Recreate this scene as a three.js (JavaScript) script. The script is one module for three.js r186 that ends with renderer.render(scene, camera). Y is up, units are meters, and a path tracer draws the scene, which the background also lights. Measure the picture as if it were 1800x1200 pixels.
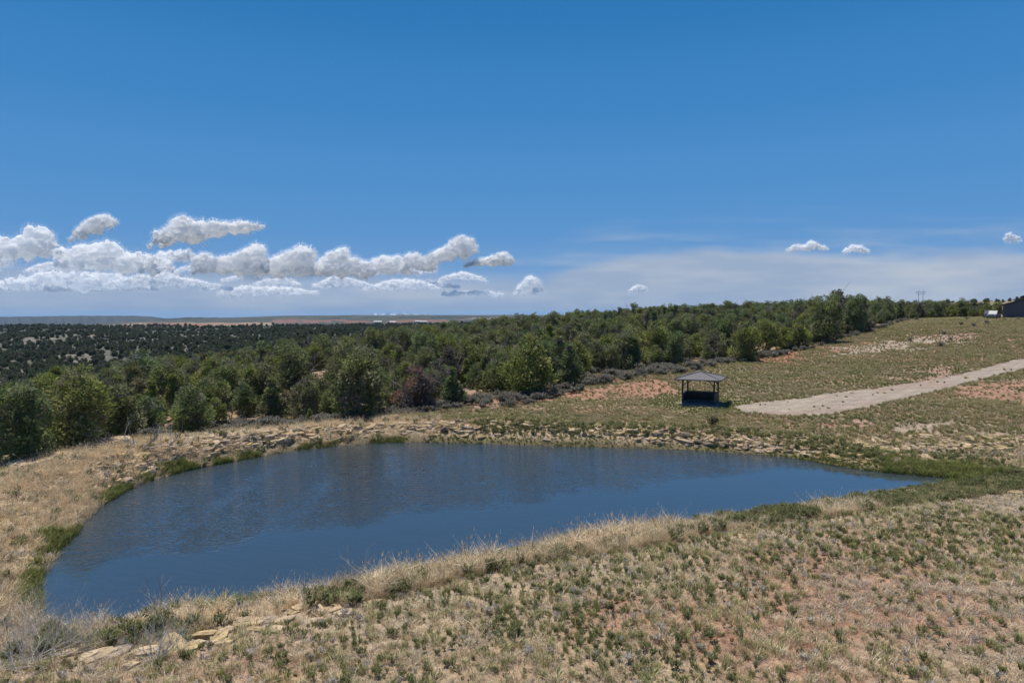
import * as THREE from 'three';
import { mergeGeometries, mergeVertices } from 'three/addons/utils/BufferGeometryUtils.js';
import { MarchingCubes } from 'three/addons/objects/MarchingCubes.js';

// ------------------------------------------------------------------ camera
const EYE = 9.5, FOCAL = 1200, HORIZON = 554;                 // metres above the pond; photo pixels (1800 x 1200)
const PITCH = Math.atan((600 - HORIZON) / FOCAL);
const scene = new THREE.Scene();
const camera = new THREE.PerspectiveCamera(2 * Math.atan(600 / FOCAL) * 180 / Math.PI, 1.5, 0.5, 90000);
camera.position.set(0, EYE, 0);
camera.rotation.x = -PITCH;
scene.add(camera);

// ------------------------------------------------------------------ sky, sun, exposure
const skyMap = buildSky();
scene.background = skyMap;
scene.environment = skyMap;
const SUN_ELEVATION = 72, SUN_BEARING = -38;
const sun = new THREE.DirectionalLight(new THREE.Color().setRGB(1, 0.95, 0.87), 4.7);
{
  const e = SUN_ELEVATION * Math.PI / 180, b = SUN_BEARING * Math.PI / 180;
  sun.position.set(Math.sin(b) * Math.cos(e), Math.sin(e), -Math.cos(b) * Math.cos(e)).multiplyScalar(300);
  sun.position.add(new THREE.Vector3(20, 0, -70));
  sun.target.position.set(20, 0, -70);
  sun.castShadow = true;
  sun.shadow.mapSize.set(4096, 4096);
  Object.assign(sun.shadow.camera, { left: -150, right: 150, top: 150, bottom: -150, near: 10, far: 700 });
  scene.add(sun, sun.target);
}
const renderer = new THREE.WebGLRenderer({ antialias: true });
renderer.setSize(1024, 682);
renderer.toneMapping = THREE.LinearToneMapping;
renderer.toneMappingExposure = 1.25;
renderer.shadowMap.enabled = true;
scene.fog = new THREE.FogExp2(new THREE.Color().setRGB(0.42, 0.68, 1.0), 0.00004);

// ------------------------------------------------------------------ numbers and noise
function rng(seed) {
  let s = seed >>> 0;
  return () => { s = (s + 0x6d2b79f5) >>> 0; let t = Math.imul(s ^ (s >>> 15), 1 | s); t = (t + Math.imul(t ^ (t >>> 7), 61 | t)) ^ t; return ((t ^ (t >>> 14)) >>> 0) / 4294967296; };
}
function hash2(x, y) { let h = Math.imul(x | 0, 374761393) + Math.imul(y | 0, 668265263); h = Math.imul(h ^ (h >>> 13), 1274126177); return ((h ^ (h >>> 16)) >>> 0) / 4294967296; }
function noise(x, y) {
  const ix = Math.floor(x), iy = Math.floor(y); let fx = x - ix, fy = y - iy;
  fx = fx * fx * fx * (fx * (fx * 6 - 15) + 10); fy = fy * fy * fy * (fy * (fy * 6 - 15) + 10);
  const a = hash2(ix, iy), b = hash2(ix + 1, iy), c = hash2(ix, iy + 1), d = hash2(ix + 1, iy + 1);
  return a + (b - a) * fx + (c - a) * fy + (a - b - c + d) * fx * fy;
}
function fbm(x, y, n = 4) { let s = 0, a = 0.5, t = 0; for (let i = 0; i < n; i++) { s += a * noise(x, y); t += a; x = x * 2.03 + 17.1; y = y * 2.03 - 9.7; a *= 0.5; } return s / t; }
function clamp(x, a = 0, b = 1) { return x < a ? a : x > b ? b : x; }
function smooth(a, b, x) { const t = clamp((x - a) / (b - a)); return t * t * (3 - 2 * t); }
function lerp(a, b, t) { return a + (b - a) * t; }
function mix3(a, b, t) { return [lerp(a[0], b[0], t), lerp(a[1], b[1], t), lerp(a[2], b[2], t)]; }
function lin(r, g, b) { const f = (c) => { c /= 255; return c <= 0.04045 ? c / 12.92 : Math.pow((c + 0.055) / 1.055, 2.4); }; return [f(r), f(g), f(b)]; }
function polyline(pts, x) {            // y of a polyline at x
  if (x <= pts[0][0]) return pts[0][1];
  for (let i = 1; i < pts.length; i++) if (x <= pts[i][0]) return lerp(pts[i - 1][1], pts[i][1], (x - pts[i - 1][0]) / (pts[i][0] - pts[i - 1][0]));
  return pts[pts.length - 1][1];
}

// ------------------------------------------------------------------ the sky: clear air, a cumulus bank and a thin veil low down
function buildSky() {
  const W = 4096, H = 2048, data = new Float32Array(W * H * 4);
  const stops = [[-1, lin(152, 172, 200)], [0, lin(152, 173, 202)], [1.5, lin(138, 167, 205)], [4, lin(110, 157, 208)], [7, lin(92, 149, 206)], [11, lin(80, 143, 203)], [17, lin(63, 132, 195)], [24, lin(46, 119, 183)], [32, lin(36, 106, 170)], [50, lin(26, 84, 148)], [90, lin(20, 68, 128)]];
    const row0 = H / 2, rows = 175;
  const Uof = new Float32Array(W), cosOf = new Float32Array(W), keep = 0.72;
  for (let i = 0; i < W; i++) {
    let b = ((i + 0.5) / W - 0.25) * 2 * Math.PI; if (b > Math.PI) b -= 2 * Math.PI;
    const bb = clamp(b, -keep, keep);
    Uof[i] = 900 + 1200 * (Math.tan(bb) + (b - bb) * 1.77); cosOf[i] = Math.cos(bb);
  }
  const Vof = (i, j) => HORIZON - 1200 * Math.tan((j + 0.5) * Math.PI / H) / cosOf[i];
  for (let j = 0; j < H; j++) {
    const el = ((j + 0.5) / H - 0.5) * 180;
    let k = 1; while (k < stops.length - 1 && stops[k][0] < el) k++;
    const c = mix3(stops[k - 1][1], stops[k][1], smooth(stops[k - 1][0], stops[k][0], el) * 0.5 + 0.5 * clamp((el - stops[k - 1][0]) / (stops[k][0] - stops[k - 1][0])));
    for (let i = 0; i < W; i++) { const o = (j * W + i) * 4; data[o] = c[0]; data[o + 1] = c[1]; data[o + 2] = c[2]; data[o + 3] = 1; }
  }
  const over = (o, c, a) => { for (let k = 0; k < 3; k++) data[o + k] = data[o + k] * (1 - a) + c[k] * a; };
  // veils: high thin cloud on one side, hazy remnants under the cumulus on the other, alternating round the horizon
  const veilTop = [[-3200, 470], [-2400, 440], [-1500, 470], [-700, 455], [0, 452], [300, 462], [520, 470], [760, 470], [890, 478], [940, 490], [1010, 462], [1110, 442], [1250, 431], [1420, 433], [1600, 440], [1800, 433], [2300, 440], [3000, 475], [3700, 450], [4600, 470]];
  const veilTint = lin(160, 176, 200), veilWhite = lin(186, 195, 208);
  for (let j = 0; j < rows; j++) for (let i = 0; i < W; i++) {
    const U = Uof[i], V = Vof(i, j), o = ((row0 + j) * W + i) * 4;
    const n = fbm(U / 150 + 7, V / 26 + 3, 5), n2 = fbm(U / 60, V / 14 + 31, 4);
    const top = polyline(veilTop, U) + (n - 0.5) * 34 + (n2 - 0.5) * 10;
    const right = smooth(860, 1080, U) * (1 - smooth(2500, 3100, U));
    let a = smooth(-4, lerp(34, 26, right), V - top) * lerp(0.72 + 0.5 * (n2 - 0.5), 0.95 + 0.2 * (n - 0.5), right);
    over(o, mix3(veilTint, veilWhite, clamp(0.5 + (n - 0.5) * 2.4)), clamp(a));
    const streak = 0.42 * Math.pow(fbm(U / 150 + 11, V / 11 + 60, 5), 3) * smooth(700, 1000, U) * smooth(-70, -10, V - top) * (1 - smooth(0, 30, V - top));
    over(o, veilWhite, clamp(streak * 1.5));
  }
  for (let k = 0; k < data.length; k++) if (k % 4 < 3) data[k] /= 1.25;          // the exposure is 1.25
  const t = new THREE.DataTexture(data, W, H, THREE.RGBAFormat, THREE.FloatType);
  t.mapping = THREE.EquirectangularReflectionMapping; t.magFilter = THREE.LinearFilter; t.minFilter = THREE.LinearFilter; t.needsUpdate = true;
  return t;
}

// ------------------------------------------------------------------ terrain
// heights of the land at [photo column, depth in metres], read off the photograph where the ground shows
const LAND = [
  [-900, 9, 1.2], [900, 8, 1.3], [2700, 9, 1.3], [0, 12, 1.2], [900, 12, 1.3], [1800, 12, 1.4], [-200, 17, 1.0], [0, 17, 1.0], [300, 17.7, 1.0], [640, 21, 0.95], [860, 24, 0.9], [1050, 27, 0.75], [1200, 29, 0.7], [1350, 32, 0.55], [1560, 36.5, 0.34], [1700, 39, 0.3], [1800, 38, 0.35], [2050, 38, 0.6],
  [900, 17, 1.15], [1300, 17, 1.2], [1800, 17, 1.3], [1300, 24, 1.05], [1800, 24, 1.1], [1800, 31, 0.7], [1500, 30, 0.75], [2300, 24, 1.4], [2300, 45, 1.6],
  [-250, 22, 1.0], [-200, 28, 1.05], [-60, 36, 1.0], [100, 42, 0.95], [250, 46, 0.95], [450, 49.5, 0.95], [560, 52, 0.9], [700, 54, 0.9], [830, 55, 1.0], [1000, 56, 1.0], [1150, 55, 1.0], [1250, 53, 0.95], [1400, 50, 0.9], [1600, 47, 0.8], [1800, 45, 0.75], [1800, 50, 1.4], [1600, 52, 1.3],
  [600, 35, 1.0], [900, 38, 1.0], [1200, 40, 0.85], [300, 30, 1.0], [-500, 22, 0.6], [-600, 35, -1],
  [1235, 63, 1.2], [1100, 62, 1.15], [900, 64, 1.2], [1500, 60, 1.7], [1800, 60, 2.1], [1800, 80, 3.75], [1600, 80, 3.1], [1500, 75, 2.5], [2200, 70, 3.4],
  [1350, 105, 3.3], [1200, 88, 2.45], [1050, 76, 1.84], [950, 70, 1.3], [700, 58, 0.8], [560, 55, 0.5], [450, 53, 0.4], [1450, 120, 4.9], [1600, 120, 6.3], [1800, 110, 6.4], [2200, 110, 7], [1600, 150, 8.2], [1800, 150, 8.75], [2000, 150, 9.1], [1800, 200, 9.3], [1700, 170, 8.9], [2300, 200, 9.6],
  [300, 49, 0.9], [0, 45, 0], [200, 55, 0], [300, 60, -0.3], [0, 65, -2.3], [200, 85, -2.3], [400, 75, -0.2], [400, 110, -0.8], [600, 75, 0.3], [600, 105, 0.8], [600, 150, -1], [800, 80, 1.0], [800, 130, 2.2], [1000, 110, 2.8], [1000, 160, 4.5], [1200, 130, 4.6], [1200, 180, 7], [1400, 150, 6.3], [1400, 200, 8], [1600, 200, 9.0],
  [-300, 65, -4], [-300, 150, -15], [-300, 300, -21], [-300, 600, -14], [0, 150, -14], [200, 160, -14], [400, 200, -10], [600, 250, -6], [800, 260, 0], [1000, 300, 3.4], [1200, 350, 8], [1400, 350, 9], [1600, 350, 10], [1800, 350, 13], [2200, 350, 14],
  [0, 300, -20], [0, 400, -18.5], [0, 600, -13], [0, 900, -8.5], [200, 300, -17], [200, 500, -13], [200, 900, -8], [400, 350, -14], [400, 600, -9], [400, 900, -8], [600, 500, -6], [600, 900, -6.5], [800, 600, -3], [800, 900, -4], [1000, 700, 3], [1200, 700, 6], [1700, 520, 19.5], [1600, 520, 16], [1500, 520, 12], [1950, 520, 21], [1300, 520, 8],
  [-300, 900, -9], [-300, 1600, -30], [0, 1600, -32], [200, 1600, -20], [350, 2400, -14], [600, 2000, -15], [600, 3000, -9], [900, 2500, -7], [1200, 2500, 0], [1600, 2500, 8], [2100, 2500, 8], [0, 2600, -60], [-300, 2600, -60], [0, 4500, -95], [-300, 4500, -95], [350, 3500, -6], [0, 6000, -100], [600, 6000, -8], [1200, 6000, 0], [1800, 6000, 5], [2200, 6000, 5], [-300, 6000, -100], [300, 6000, -60], [0, 14000, -20], [900, 14000, -12], [1800, 14000, 0],
];
const landKnots = LAND.map(([u, D, h]) => { const tx = (u - 900) / FOCAL, r = D * Math.hypot(1, tx); return [Math.atan(tx), Math.log(r), (h - EYE) / r]; });
const slopeOf = thinPlate(landKnots, 0.0004);
function thinPlate(pts, soft) {
  const n = pts.length, N = n + 3, A = [], phi = (d2) => (d2 < 1e-12 ? 0 : 0.5 * d2 * Math.log(d2));
  for (let i = 0; i < N; i++) A.push(new Float64Array(N + 1));
  for (let i = 0; i < n; i++) {
    for (let j = 0; j < n; j++) A[i][j] = phi((pts[i][0] - pts[j][0]) ** 2 + (pts[i][1] - pts[j][1]) ** 2) + (i === j ? soft : 0);
    A[i][n] = A[n][i] = 1; A[i][n + 1] = A[n + 1][i] = pts[i][0]; A[i][n + 2] = A[n + 2][i] = pts[i][1]; A[i][N] = pts[i][2];
  }
  for (let c = 0; c < N; c++) {
    let p = c; for (let i = c + 1; i < N; i++) if (Math.abs(A[i][c]) > Math.abs(A[p][c])) p = i;
    [A[c], A[p]] = [A[p], A[c]];
    for (let i = 0; i < N; i++) if (i !== c && A[i][c]) { const f = A[i][c] / A[c][c]; for (let j = c; j <= N; j++) A[i][j] -= f * A[c][j]; }
  }
  const w = A.map((row, i) => row[N] / row[i]);
  return (x, y) => { let s = w[n] + w[n + 1] * x + w[n + 2] * y; for (let i = 0; i < n; i++) s += w[i] * phi((x - pts[i][0]) ** 2 + (y - pts[i][1]) ** 2); return s; };
}
const TH0 = -0.85, TH1 = 0.85, NT = 340, LR0 = Math.log(7), LR1 = Math.log(15000), NR = 700, slopeGrid = new Float32Array((NT + 1) * (NR + 1));
for (let j = 0; j <= NR; j++) for (let i = 0; i <= NT; i++) slopeGrid[j * (NT + 1) + i] = slopeOf(lerp(TH0, TH1, i / NT), lerp(LR0, LR1, j / NR));
function landAt(x, z) {
  const r = clamp(Math.hypot(x, z), 7, 15000), th = clamp(Math.atan2(x, -z), TH0, TH1);
  const a = (th - TH0) / (TH1 - TH0) * NT, b = (Math.log(r) - LR0) / (LR1 - LR0) * NR, i = Math.min(NT - 1, a | 0), j = Math.min(NR - 1, b | 0), fa = a - i, fb = b - j, o = j * (NT + 1) + i;
  return EYE + r * lerp(lerp(slopeGrid[o], slopeGrid[o + 1], fa), lerp(slopeGrid[o + NT + 1], slopeGrid[o + NT + 2], fa), fb);
}
// a photo pixel as a direction: x per metre of depth, rise per metre of depth
function aim(u, v) { const X = (u - 900) / FOCAL, Y = (600 - v) / FOCAL, c = Math.cos(PITCH), s = Math.sin(PITCH), D = c + Y * s; return [X / D, (Y * c - s) / D]; }
const onWater = ([u, v]) => { const [tx, ty] = aim(u, v), D = -EYE / ty; return new THREE.Vector2(tx * D, -D); };
const SHORE = [[50, 1045], [58, 1084], [94, 1112], [150, 1112], [215, 1100], [300, 1080], [400, 1068], [480, 1056], [560, 1046], [640, 1026], [740, 1008], [830, 990], [930, 972], [1050, 950], [1200, 926], [1350, 903], [1450, 889], [1560, 870], [1645, 856], [1702, 845], [1648, 838], [1560, 830], [1480, 820], [1400, 806], [1300, 796], [1200, 790], [1100, 787], [1000, 784], [900, 781], [800, 778], [700, 777], [600, 783], [520, 791], [440, 805], [360, 819], [290, 836], [230, 856], [185, 880], [150, 907], [122, 940], [88, 975], [60, 1015]].map(onWater);
const shoreLine = new THREE.CatmullRomCurve3(SHORE.map((p) => new THREE.Vector3(p.x, 0, p.y)), true, 'centripetal').getPoints(260).slice(0, 260).map((p) => [p.x, p.z]);
const SX0 = -48, SX1 = 62, SZ0 = -82, SZ1 = -4, SC = 0.3, SNX = Math.round((SX1 - SX0) / SC), SNZ = Math.round((SZ1 - SZ0) / SC), shoreGrid = new Float32Array((SNX + 1) * (SNZ + 1));
for (let j = 0; j <= SNZ; j++) for (let i = 0; i <= SNX; i++) {
  const x = SX0 + i * SC, z = SZ0 + j * SC; let best = 1e9, inside = false;
  for (let k = 0, n = shoreLine.length; k < n; k++) {
    const [ax, az] = shoreLine[k], [bx, bz] = shoreLine[(k + 1) % n], dx = bx - ax, dz = bz - az, t = clamp(((x - ax) * dx + (z - az) * dz) / (dx * dx + dz * dz));
    best = Math.min(best, (x - ax - t * dx) ** 2 + (z - az - t * dz) ** 2);
    if (az > z !== bz > z && x < (bx - ax) * (z - az) / (bz - az) + ax) inside = !inside;
  }
  shoreGrid[j * (SNX + 1) + i] = Math.sqrt(best) * (inside ? -1 : 1);
}
function shoreAt(x, z) {                 // metres from the water's edge, negative over the pond
  if (x <= SX0 || x >= SX1 || z <= SZ0 || z >= SZ1) return 30;
  const a = (x - SX0) / SC, b = (z - SZ0) / SC, i = Math.min(SNX - 1, a | 0), j = Math.min(SNZ - 1, b | 0), fa = a - i, fb = b - j, o = j * (SNX + 1) + i;
  return lerp(lerp(shoreGrid[o], shoreGrid[o + 1], fa), lerp(shoreGrid[o + SNX + 1], shoreGrid[o + SNX + 2], fa), fb);
}
function heightAt(x, z) {
  const r = Math.hypot(x, z), base = landAt(x, z), sd = shoreAt(x, z);
  let bump = (fbm(x / 6 + 3, z / 6, 3) - 0.5) * 0.3 + (fbm(x / 1.1, z / 1.1 + 8, 2) - 0.5) * 0.09;
  if (r > 140) bump += (fbm(x / 70 + 2, z / 70, 4) - 0.5) * 6 * smooth(200, 420, r) * (1 - smooth(900, 2000, r)) + (fbm(x / 500, z / 500 + 5, 3) - 0.5) * 16 * smooth(900, 2500, r);
  if (sd >= 29) return base + bump;
  if (sd > 0) {
    const far = smooth(-30, -42, z), wide = lerp(4.6, 3.0, far), t = clamp(sd / wide);
    return (base + bump * clamp(sd / 2)) * (1 - Math.pow(1 - t, 1.7)) + (fbm(x / 0.8, z / 0.8, 2) - 0.5) * 0.1 * clamp(sd);
  }
  const shelf = -sd;
  return -(0.22 * shelf + 0.06 * shelf * shelf * smooth(0, 3, shelf)) / (1 + (0.22 * shelf + 0.06 * shelf * shelf) / 2.6) + (fbm(x / 0.9, z / 0.9 + 4, 3) - 0.5) * 0.16 * clamp(shelf);
}
function hit(u, v) {                      // where a photo pixel's ray meets the land
  const [tx, ty] = aim(u, v); let D = 9, step = 0.3, last = 9;
  while (D < 9000) { if (heightAt(tx * D, -D) > EYE + ty * D) { let a = last, b = D; for (let k = 0; k < 24; k++) { const m = (a + b) / 2; if (heightAt(tx * m, -m) > EYE + ty * m) b = m; else a = m; } return new THREE.Vector3(tx * b, heightAt(tx * b, -b), -b); } last = D; D += step; step = Math.max(0.3, D * 0.004); }
  return new THREE.Vector3(tx * D, heightAt(tx * D, -D), -D);
}
function at(u, D) { const x = (u - 900) / FOCAL * D; return new THREE.Vector3(x, heightAt(x, -D), -D); }
const photoU = (x, z) => 900 + FOCAL * x / -z;
function photoV(x, y, z) { const c = Math.cos(PITCH), s = Math.sin(PITCH), dy = y - EYE; return 600 - FOCAL * (dy * c - z * s) / (-z * c - dy * s); }
function insideOf(poly) { return (x, z) => { let inn = false; for (let k = 0, n = poly.length; k < n; k++) { const a = poly[k], b = poly[(k + 1) % n]; if (a.z > z !== b.z > z && x < (b.x - a.x) * (z - a.z) / (b.z - a.z) + a.x) inn = !inn; } return inn; }; }

// soil patches of their own colour, traced on the land: [photo outline, colour, ragged edge in metres]
const RED = [0.37, 0.16, 0.095], PINK = [0.36, 0.235, 0.185], PALE = [0.42, 0.345, 0.285];
const patches = [
  [[[1320, 642], [1345, 628], [1400, 618], [1430, 616], [1425, 622], [1395, 634], [1350, 646]], RED], [[[1430, 618], [1490, 604], [1530, 597], [1520, 606], [1470, 616]], RED], [[[860, 716], [900, 700], [1000, 684], [1180, 668], [1195, 690], [1100, 700], [1000, 708], [920, 712]], [0.37, 0.195, 0.125]],
  [[[1462, 628], [1490, 612], [1560, 600], [1640, 592], [1665, 598], [1600, 612], [1520, 624]], PALE], [[[1600, 592], [1700, 585], [1740, 592], [1680, 600]], PINK], [[[1560, 672], [1600, 655], [1670, 645], [1690, 655], [1650, 665]], PINK], [[[1700, 690], [1740, 672], [1830, 668], [1830, 705], [1780, 712]], [0.36, 0.205, 0.135]], [[[1460, 745], [1500, 735], [1540, 738], [1500, 746]], PINK],
  [[[1600, 598], [1625, 595], [1625, 604], [1600, 606]], RED], [[[760, 722], [830, 705], [900, 690], [960, 694], [900, 706], [840, 722]], PINK], [[[1540, 752], [1700, 742], [1760, 752], [1640, 764]], PALE], [[[1690, 880], [1830, 868], [1830, 892], [1740, 896]], PALE],
].map(([o, c]) => { const p = o.map(([u, v]) => hit(u, v)), xs = p.map((q) => q.x), zs = p.map((q) => q.z); return { inn: insideOf(p), c, x0: Math.min(...xs) - 3, x1: Math.max(...xs) + 3, z0: Math.min(...zs) - 4, z1: Math.max(...zs) + 4 }; });
function patchAt(x, z) {
  for (const p of patches) if (x > p.x0 && x < p.x1 && z > p.z0 && z < p.z1) {
    const k = 0.02 * -z; if (p.inn(x + (fbm(x / 2, z / 2, 3) - 0.5) * 4 * k, z + (fbm(x / 2 + 9, z / 2, 3) - 0.5) * 7 * k)) return p.c;
  }
  return null;
}
// the treeline: depth at which the wood begins, by photo column
const woodEdge = [[-500, 30], [-250, 33], [0, 38.5], [60, 41], [130, 44], [200, 47], [300, 50.5], [400, 53.5], [520, 57], [640, 58.5], [720, 61], [790, 63], [850, 67], [930, 70], [1000, 77], [1080, 84], [1180, 90], [1300, 97], [1350, 104], [1420, 112], [1480, 122], [1545, 134], [1600, 158], [1700, 168], [1740, 172], [1800, 190], [2200, 190]];
const sceneOf = (x, z) => { const u = photoU(x, z); return [u, polyline(woodEdge, clamp(u, -500, 2200))]; };
const gazeboAt = at(1233, 63.2);
const trackOutline = [[1288, 716], [1330, 708], [1400, 701], [1480, 690], [1560, 680], [1640, 668], [1720, 651], [1800, 631], [1960, 596], [1990, 606], [1800, 648], [1720, 668], [1640, 689], [1560, 708], [1500, 722], [1440, 731], [1380, 731], [1310, 726]].map(([u, v]) => hit(u, v));
const onTrack = insideOf(trackOutline);

function soilAt(x, z, h, sd) {
  const r = Math.hypot(x, z), D = -z;
  const n = fbm(x / 3.1, z / 3.1, 4), n2 = fbm(x / 11 + 40, z / 11, 4), n3 = fbm(x / 0.55, z / 0.55, 3);
  if (sd < 0.05) return mix3([0.10, 0.078, 0.046], [0.17, 0.125, 0.078], clamp((n - 0.3) * 2));
  let c = mix3([0.34, 0.19, 0.125], [0.39, 0.29, 0.20], clamp((n - 0.38) * 2.8));
  if (r < 260) {
    c = mix3(c, [0.34, 0.285, 0.19], 0.6 * smooth(0.42, 0.62, n2));
    if (D > 0) {
      const [u, edge] = sceneOf(x, z);
      const open = 1 - smooth(-4, 5, D - edge);
      if (D > 48 && sd > 2) c = mix3(c, [0.19, 0.175, 0.095], open * 0.85 * smooth(0.35, 0.6, fbm(x / 5, z / 2.6 + 20, 4)));
      const p = patchAt(x, z); if (p && open > 0.2) c = mix3(c, p, 0.75 + 0.25 * n);
      const g = Math.hypot(x - gazeboAt.x, (z - gazeboAt.z) * 1.2);
      c = mix3(c, [0.17, 0.18, 0.075], (1 - smooth(3.4, 5.2, g + (n - 0.5) * 2)) * 0.85);
      if (u > 1560 && D > 140 && D < 158) c = mix3(c, PALE, smooth(0.3, 0.5, n2) * 0.8);
    }
    if (sd < 8) c = mix3(c, [0.44, 0.365, 0.265], 0.75 * (1 - smooth(3, 8, sd)));
    if (sd < 0.55 + n) c = mix3([0.13, 0.115, 0.05], c, smooth(0.1, 0.6 + n, sd));
    return c.map((v) => v * (0.84 + 0.32 * n3));
  }
  // beyond the wood: pale rocky slope, then a wooded plain with ploughed and stubble fields
  const u = photoU(x, z), v = photoV(x, h, z);
  let far = mix3([0.105, 0.108, 0.08], [0.25, 0.235, 0.20], smooth(0.54, 0.76, fbm(x / 8, z / 12, 4)));
  if (u > 1100) far = mix3([0.25, 0.215, 0.12], [0.33, 0.24, 0.155], smooth(0.4, 0.6, fbm(x / 90, z / 30, 3)));
  const plain = mix3([0.035, 0.045, 0.028], [0.09, 0.088, 0.055], smooth(0.45, 0.75, fbm(x / 60, z / 90, 5)));
  let o = mix3(far, plain, u > 1100 ? smooth(700, 1500, r) : smooth(700, 1000, r));
  const w = (fbm(u / 50, 3, 3) - 0.5) * 3;
  if (r > 1100 && r < 3600) {
    if (u > 185 && u < 480 && v > 567 + w && v < 574.5 + w * 0.5 - (u - 190) * 0.006) o = mix3([0.30, 0.135, 0.085], [0.32, 0.25, 0.165], smooth(0.4, 0.6, fbm(u / 40, v / 2.5, 3)));
    if (fbm(u / 35 + 2, v / 3, 3) > 0.44 && u > 480 && u < 820 && v > 561.5 + w * 0.5 && v < 568 + w * 0.5 - (u - 480) * 0.008) o = mix3([0.19, 0.08, 0.055], [0.23, 0.115, 0.08], fbm(u / 30, v / 2, 3));
    if (u > 820 && u < 1200 && v > 558 && v < 562) o = mix3(o, [0.3, 0.24, 0.18], 0.6);
  }
  return o;
}

// ------------------------------------------------------------------ shared textures
function tileTexture(n, f, srgb = true) {
  const d = new Uint8Array(n * n * 4);
  for (let j = 0; j < n; j++) for (let i = 0; i < n; i++) { const c = f(i / n, j / n), o = (j * n + i) * 4; d[o] = clamp(c[0]) * 255; d[o + 1] = clamp(c[1]) * 255; d[o + 2] = clamp(c[2]) * 255; d[o + 3] = 255; }
  const t = new THREE.DataTexture(d, n, n); t.wrapS = t.wrapT = THREE.RepeatWrapping; t.magFilter = THREE.LinearFilter; t.minFilter = THREE.LinearMipmapLinearFilter; t.generateMipmaps = true;
  if (srgb) t.colorSpace = THREE.SRGBColorSpace; t.needsUpdate = true; return t;
}
function tfbm(u, v, p, n = 4) {          // noise that repeats over the unit square, p cells across
  let s = 0, a = 0.5, t = 0;
  for (let k = 0; k < n; k++) {
    const x = u * p, y = v * p, ix = Math.floor(x), iy = Math.floor(y); let fx = x - ix, fy = y - iy; fx = fx * fx * (3 - 2 * fx); fy = fy * fy * (3 - 2 * fy);
    const H = (i, j) => hash2(((i % p) + p) % p + k * 131, ((j % p) + p) % p + k * 57);
    s += a * lerp(lerp(H(ix, iy), H(ix + 1, iy), fx), lerp(H(ix, iy + 1), H(ix + 1, iy + 1), fx), fy); t += a; a *= 0.55; p *= 2;
  }
  return s / t;
}
const soilGrain = tileTexture(512, (u, v) => { const a = tfbm(u, v, 6, 6), b = tfbm(u + 0.3, v, 48, 3), g = 0.74 + 0.24 * (a - 0.5) + 0.4 * (b - 0.5); return [g * 1.02, g, g * 0.97]; });
const soilRelief = tileTexture(512, (u, v) => { const a = tfbm(u, v, 10, 6), b = tfbm(u, v + 0.4, 60, 2), g = 0.6 * a + 0.4 * b; return [g, g, g]; }, false);
const stoneGrain = tileTexture(256, (u, v) => { const a = tfbm(u, v, 4, 6), b = tfbm(u, v * 0.25, 24, 3), s = smooth(0.62, 0.75, tfbm(u + 0.2, v + 0.1, 7, 4)), g = 0.8 + 0.5 * (a - 0.5) + 0.25 * (b - 0.5) - 0.3 * s; return [g * 1.03, g, g * (0.95 + 0.06 * s)]; });

// ------------------------------------------------------------------ names, labels
const taken = new Map();
function numbered(name) { const k = taken.get(name) ?? 0; taken.set(name, k + 1); return k ? name + '_' + String(k).padStart(3, '0') : name; }
function shade(o) { o.traverse((m) => { if (m.isMesh) { m.castShadow = true; m.receiveShadow = true; } }); return o; }
function thing(o, name, label, category, group) { o.name = numbered(name); o.userData = { label, category }; if (group) o.userData.group = group; scene.add(shade(o)); return o; }
function setting(o, name, label, kind = 'structure') { o.name = name; o.userData = { kind, label }; scene.add(shade(o)); return o; }
function part(parent, name, geo, mat) { const m = new THREE.Mesh(geo, mat); m.name = name; parent.add(m); return m; }
function matte(c, more = {}) { return new THREE.MeshStandardMaterial({ color: new THREE.Color().setRGB(...c), roughness: 0.9, metalness: 0, ...more }); }

// ------------------------------------------------------------------ ground
{
  const th = [], lr = [];
  for (let a = -Math.PI; a < -0.84; a += 0.08) th.push(a);
  for (let a = -0.84; a <= 0.84; a += 0.0036) th.push(a);
  for (let a = 0.86; a < Math.PI; a += 0.08) th.push(a);
  th.push(Math.PI);
  let r = 0.5; while (r < 16000) { lr.push(r); r *= r < 9 ? 1.15 : r < 75 ? 1.0046 : r < 260 ? 1.008 : r < 1200 ? 1.014 : 1.03; }
  const nx = th.length, ny = lr.length, pos = new Float32Array(nx * ny * 3), col = new Float32Array(nx * ny * 3), uv = new Float32Array(nx * ny * 2), idx = [];
  for (let j = 0; j < ny; j++) for (let i = 0; i < nx; i++) {
    const k = j * nx + i, x = Math.sin(th[i]) * lr[j], z = -Math.cos(th[i]) * lr[j], h = heightAt(x, z);
    pos[k * 3] = x; pos[k * 3 + 1] = h; pos[k * 3 + 2] = z; uv[k * 2] = x / 2.7; uv[k * 2 + 1] = z / 2.7;
    const c = soilAt(x, z, h, shoreAt(x, z)); col[k * 3] = c[0] * 1.35; col[k * 3 + 1] = c[1] * 1.35; col[k * 3 + 2] = c[2] * 1.35;
    if (i && j) { const a = k - nx - 1, b = k - nx, c2 = k - 1; idx.push(a, b, c2, b, k, c2); }
  }
  const g = new THREE.BufferGeometry();
  g.setAttribute('position', new THREE.BufferAttribute(pos, 3)); g.setAttribute('color', new THREE.BufferAttribute(col, 3)); g.setAttribute('uv', new THREE.BufferAttribute(uv, 2)); g.setIndex(idx); g.computeVertexNormals();
  setting(new THREE.Mesh(g, new THREE.MeshStandardMaterial({ vertexColors: true, map: soilGrain, bumpMap: soilRelief, bumpScale: 0.03, roughness: 0.95 })), 'ground', 'dry reddish ground of the meadow, banks and wooded slopes');
  console.log('ground', nx * ny, idx.length / 3);
}

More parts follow.
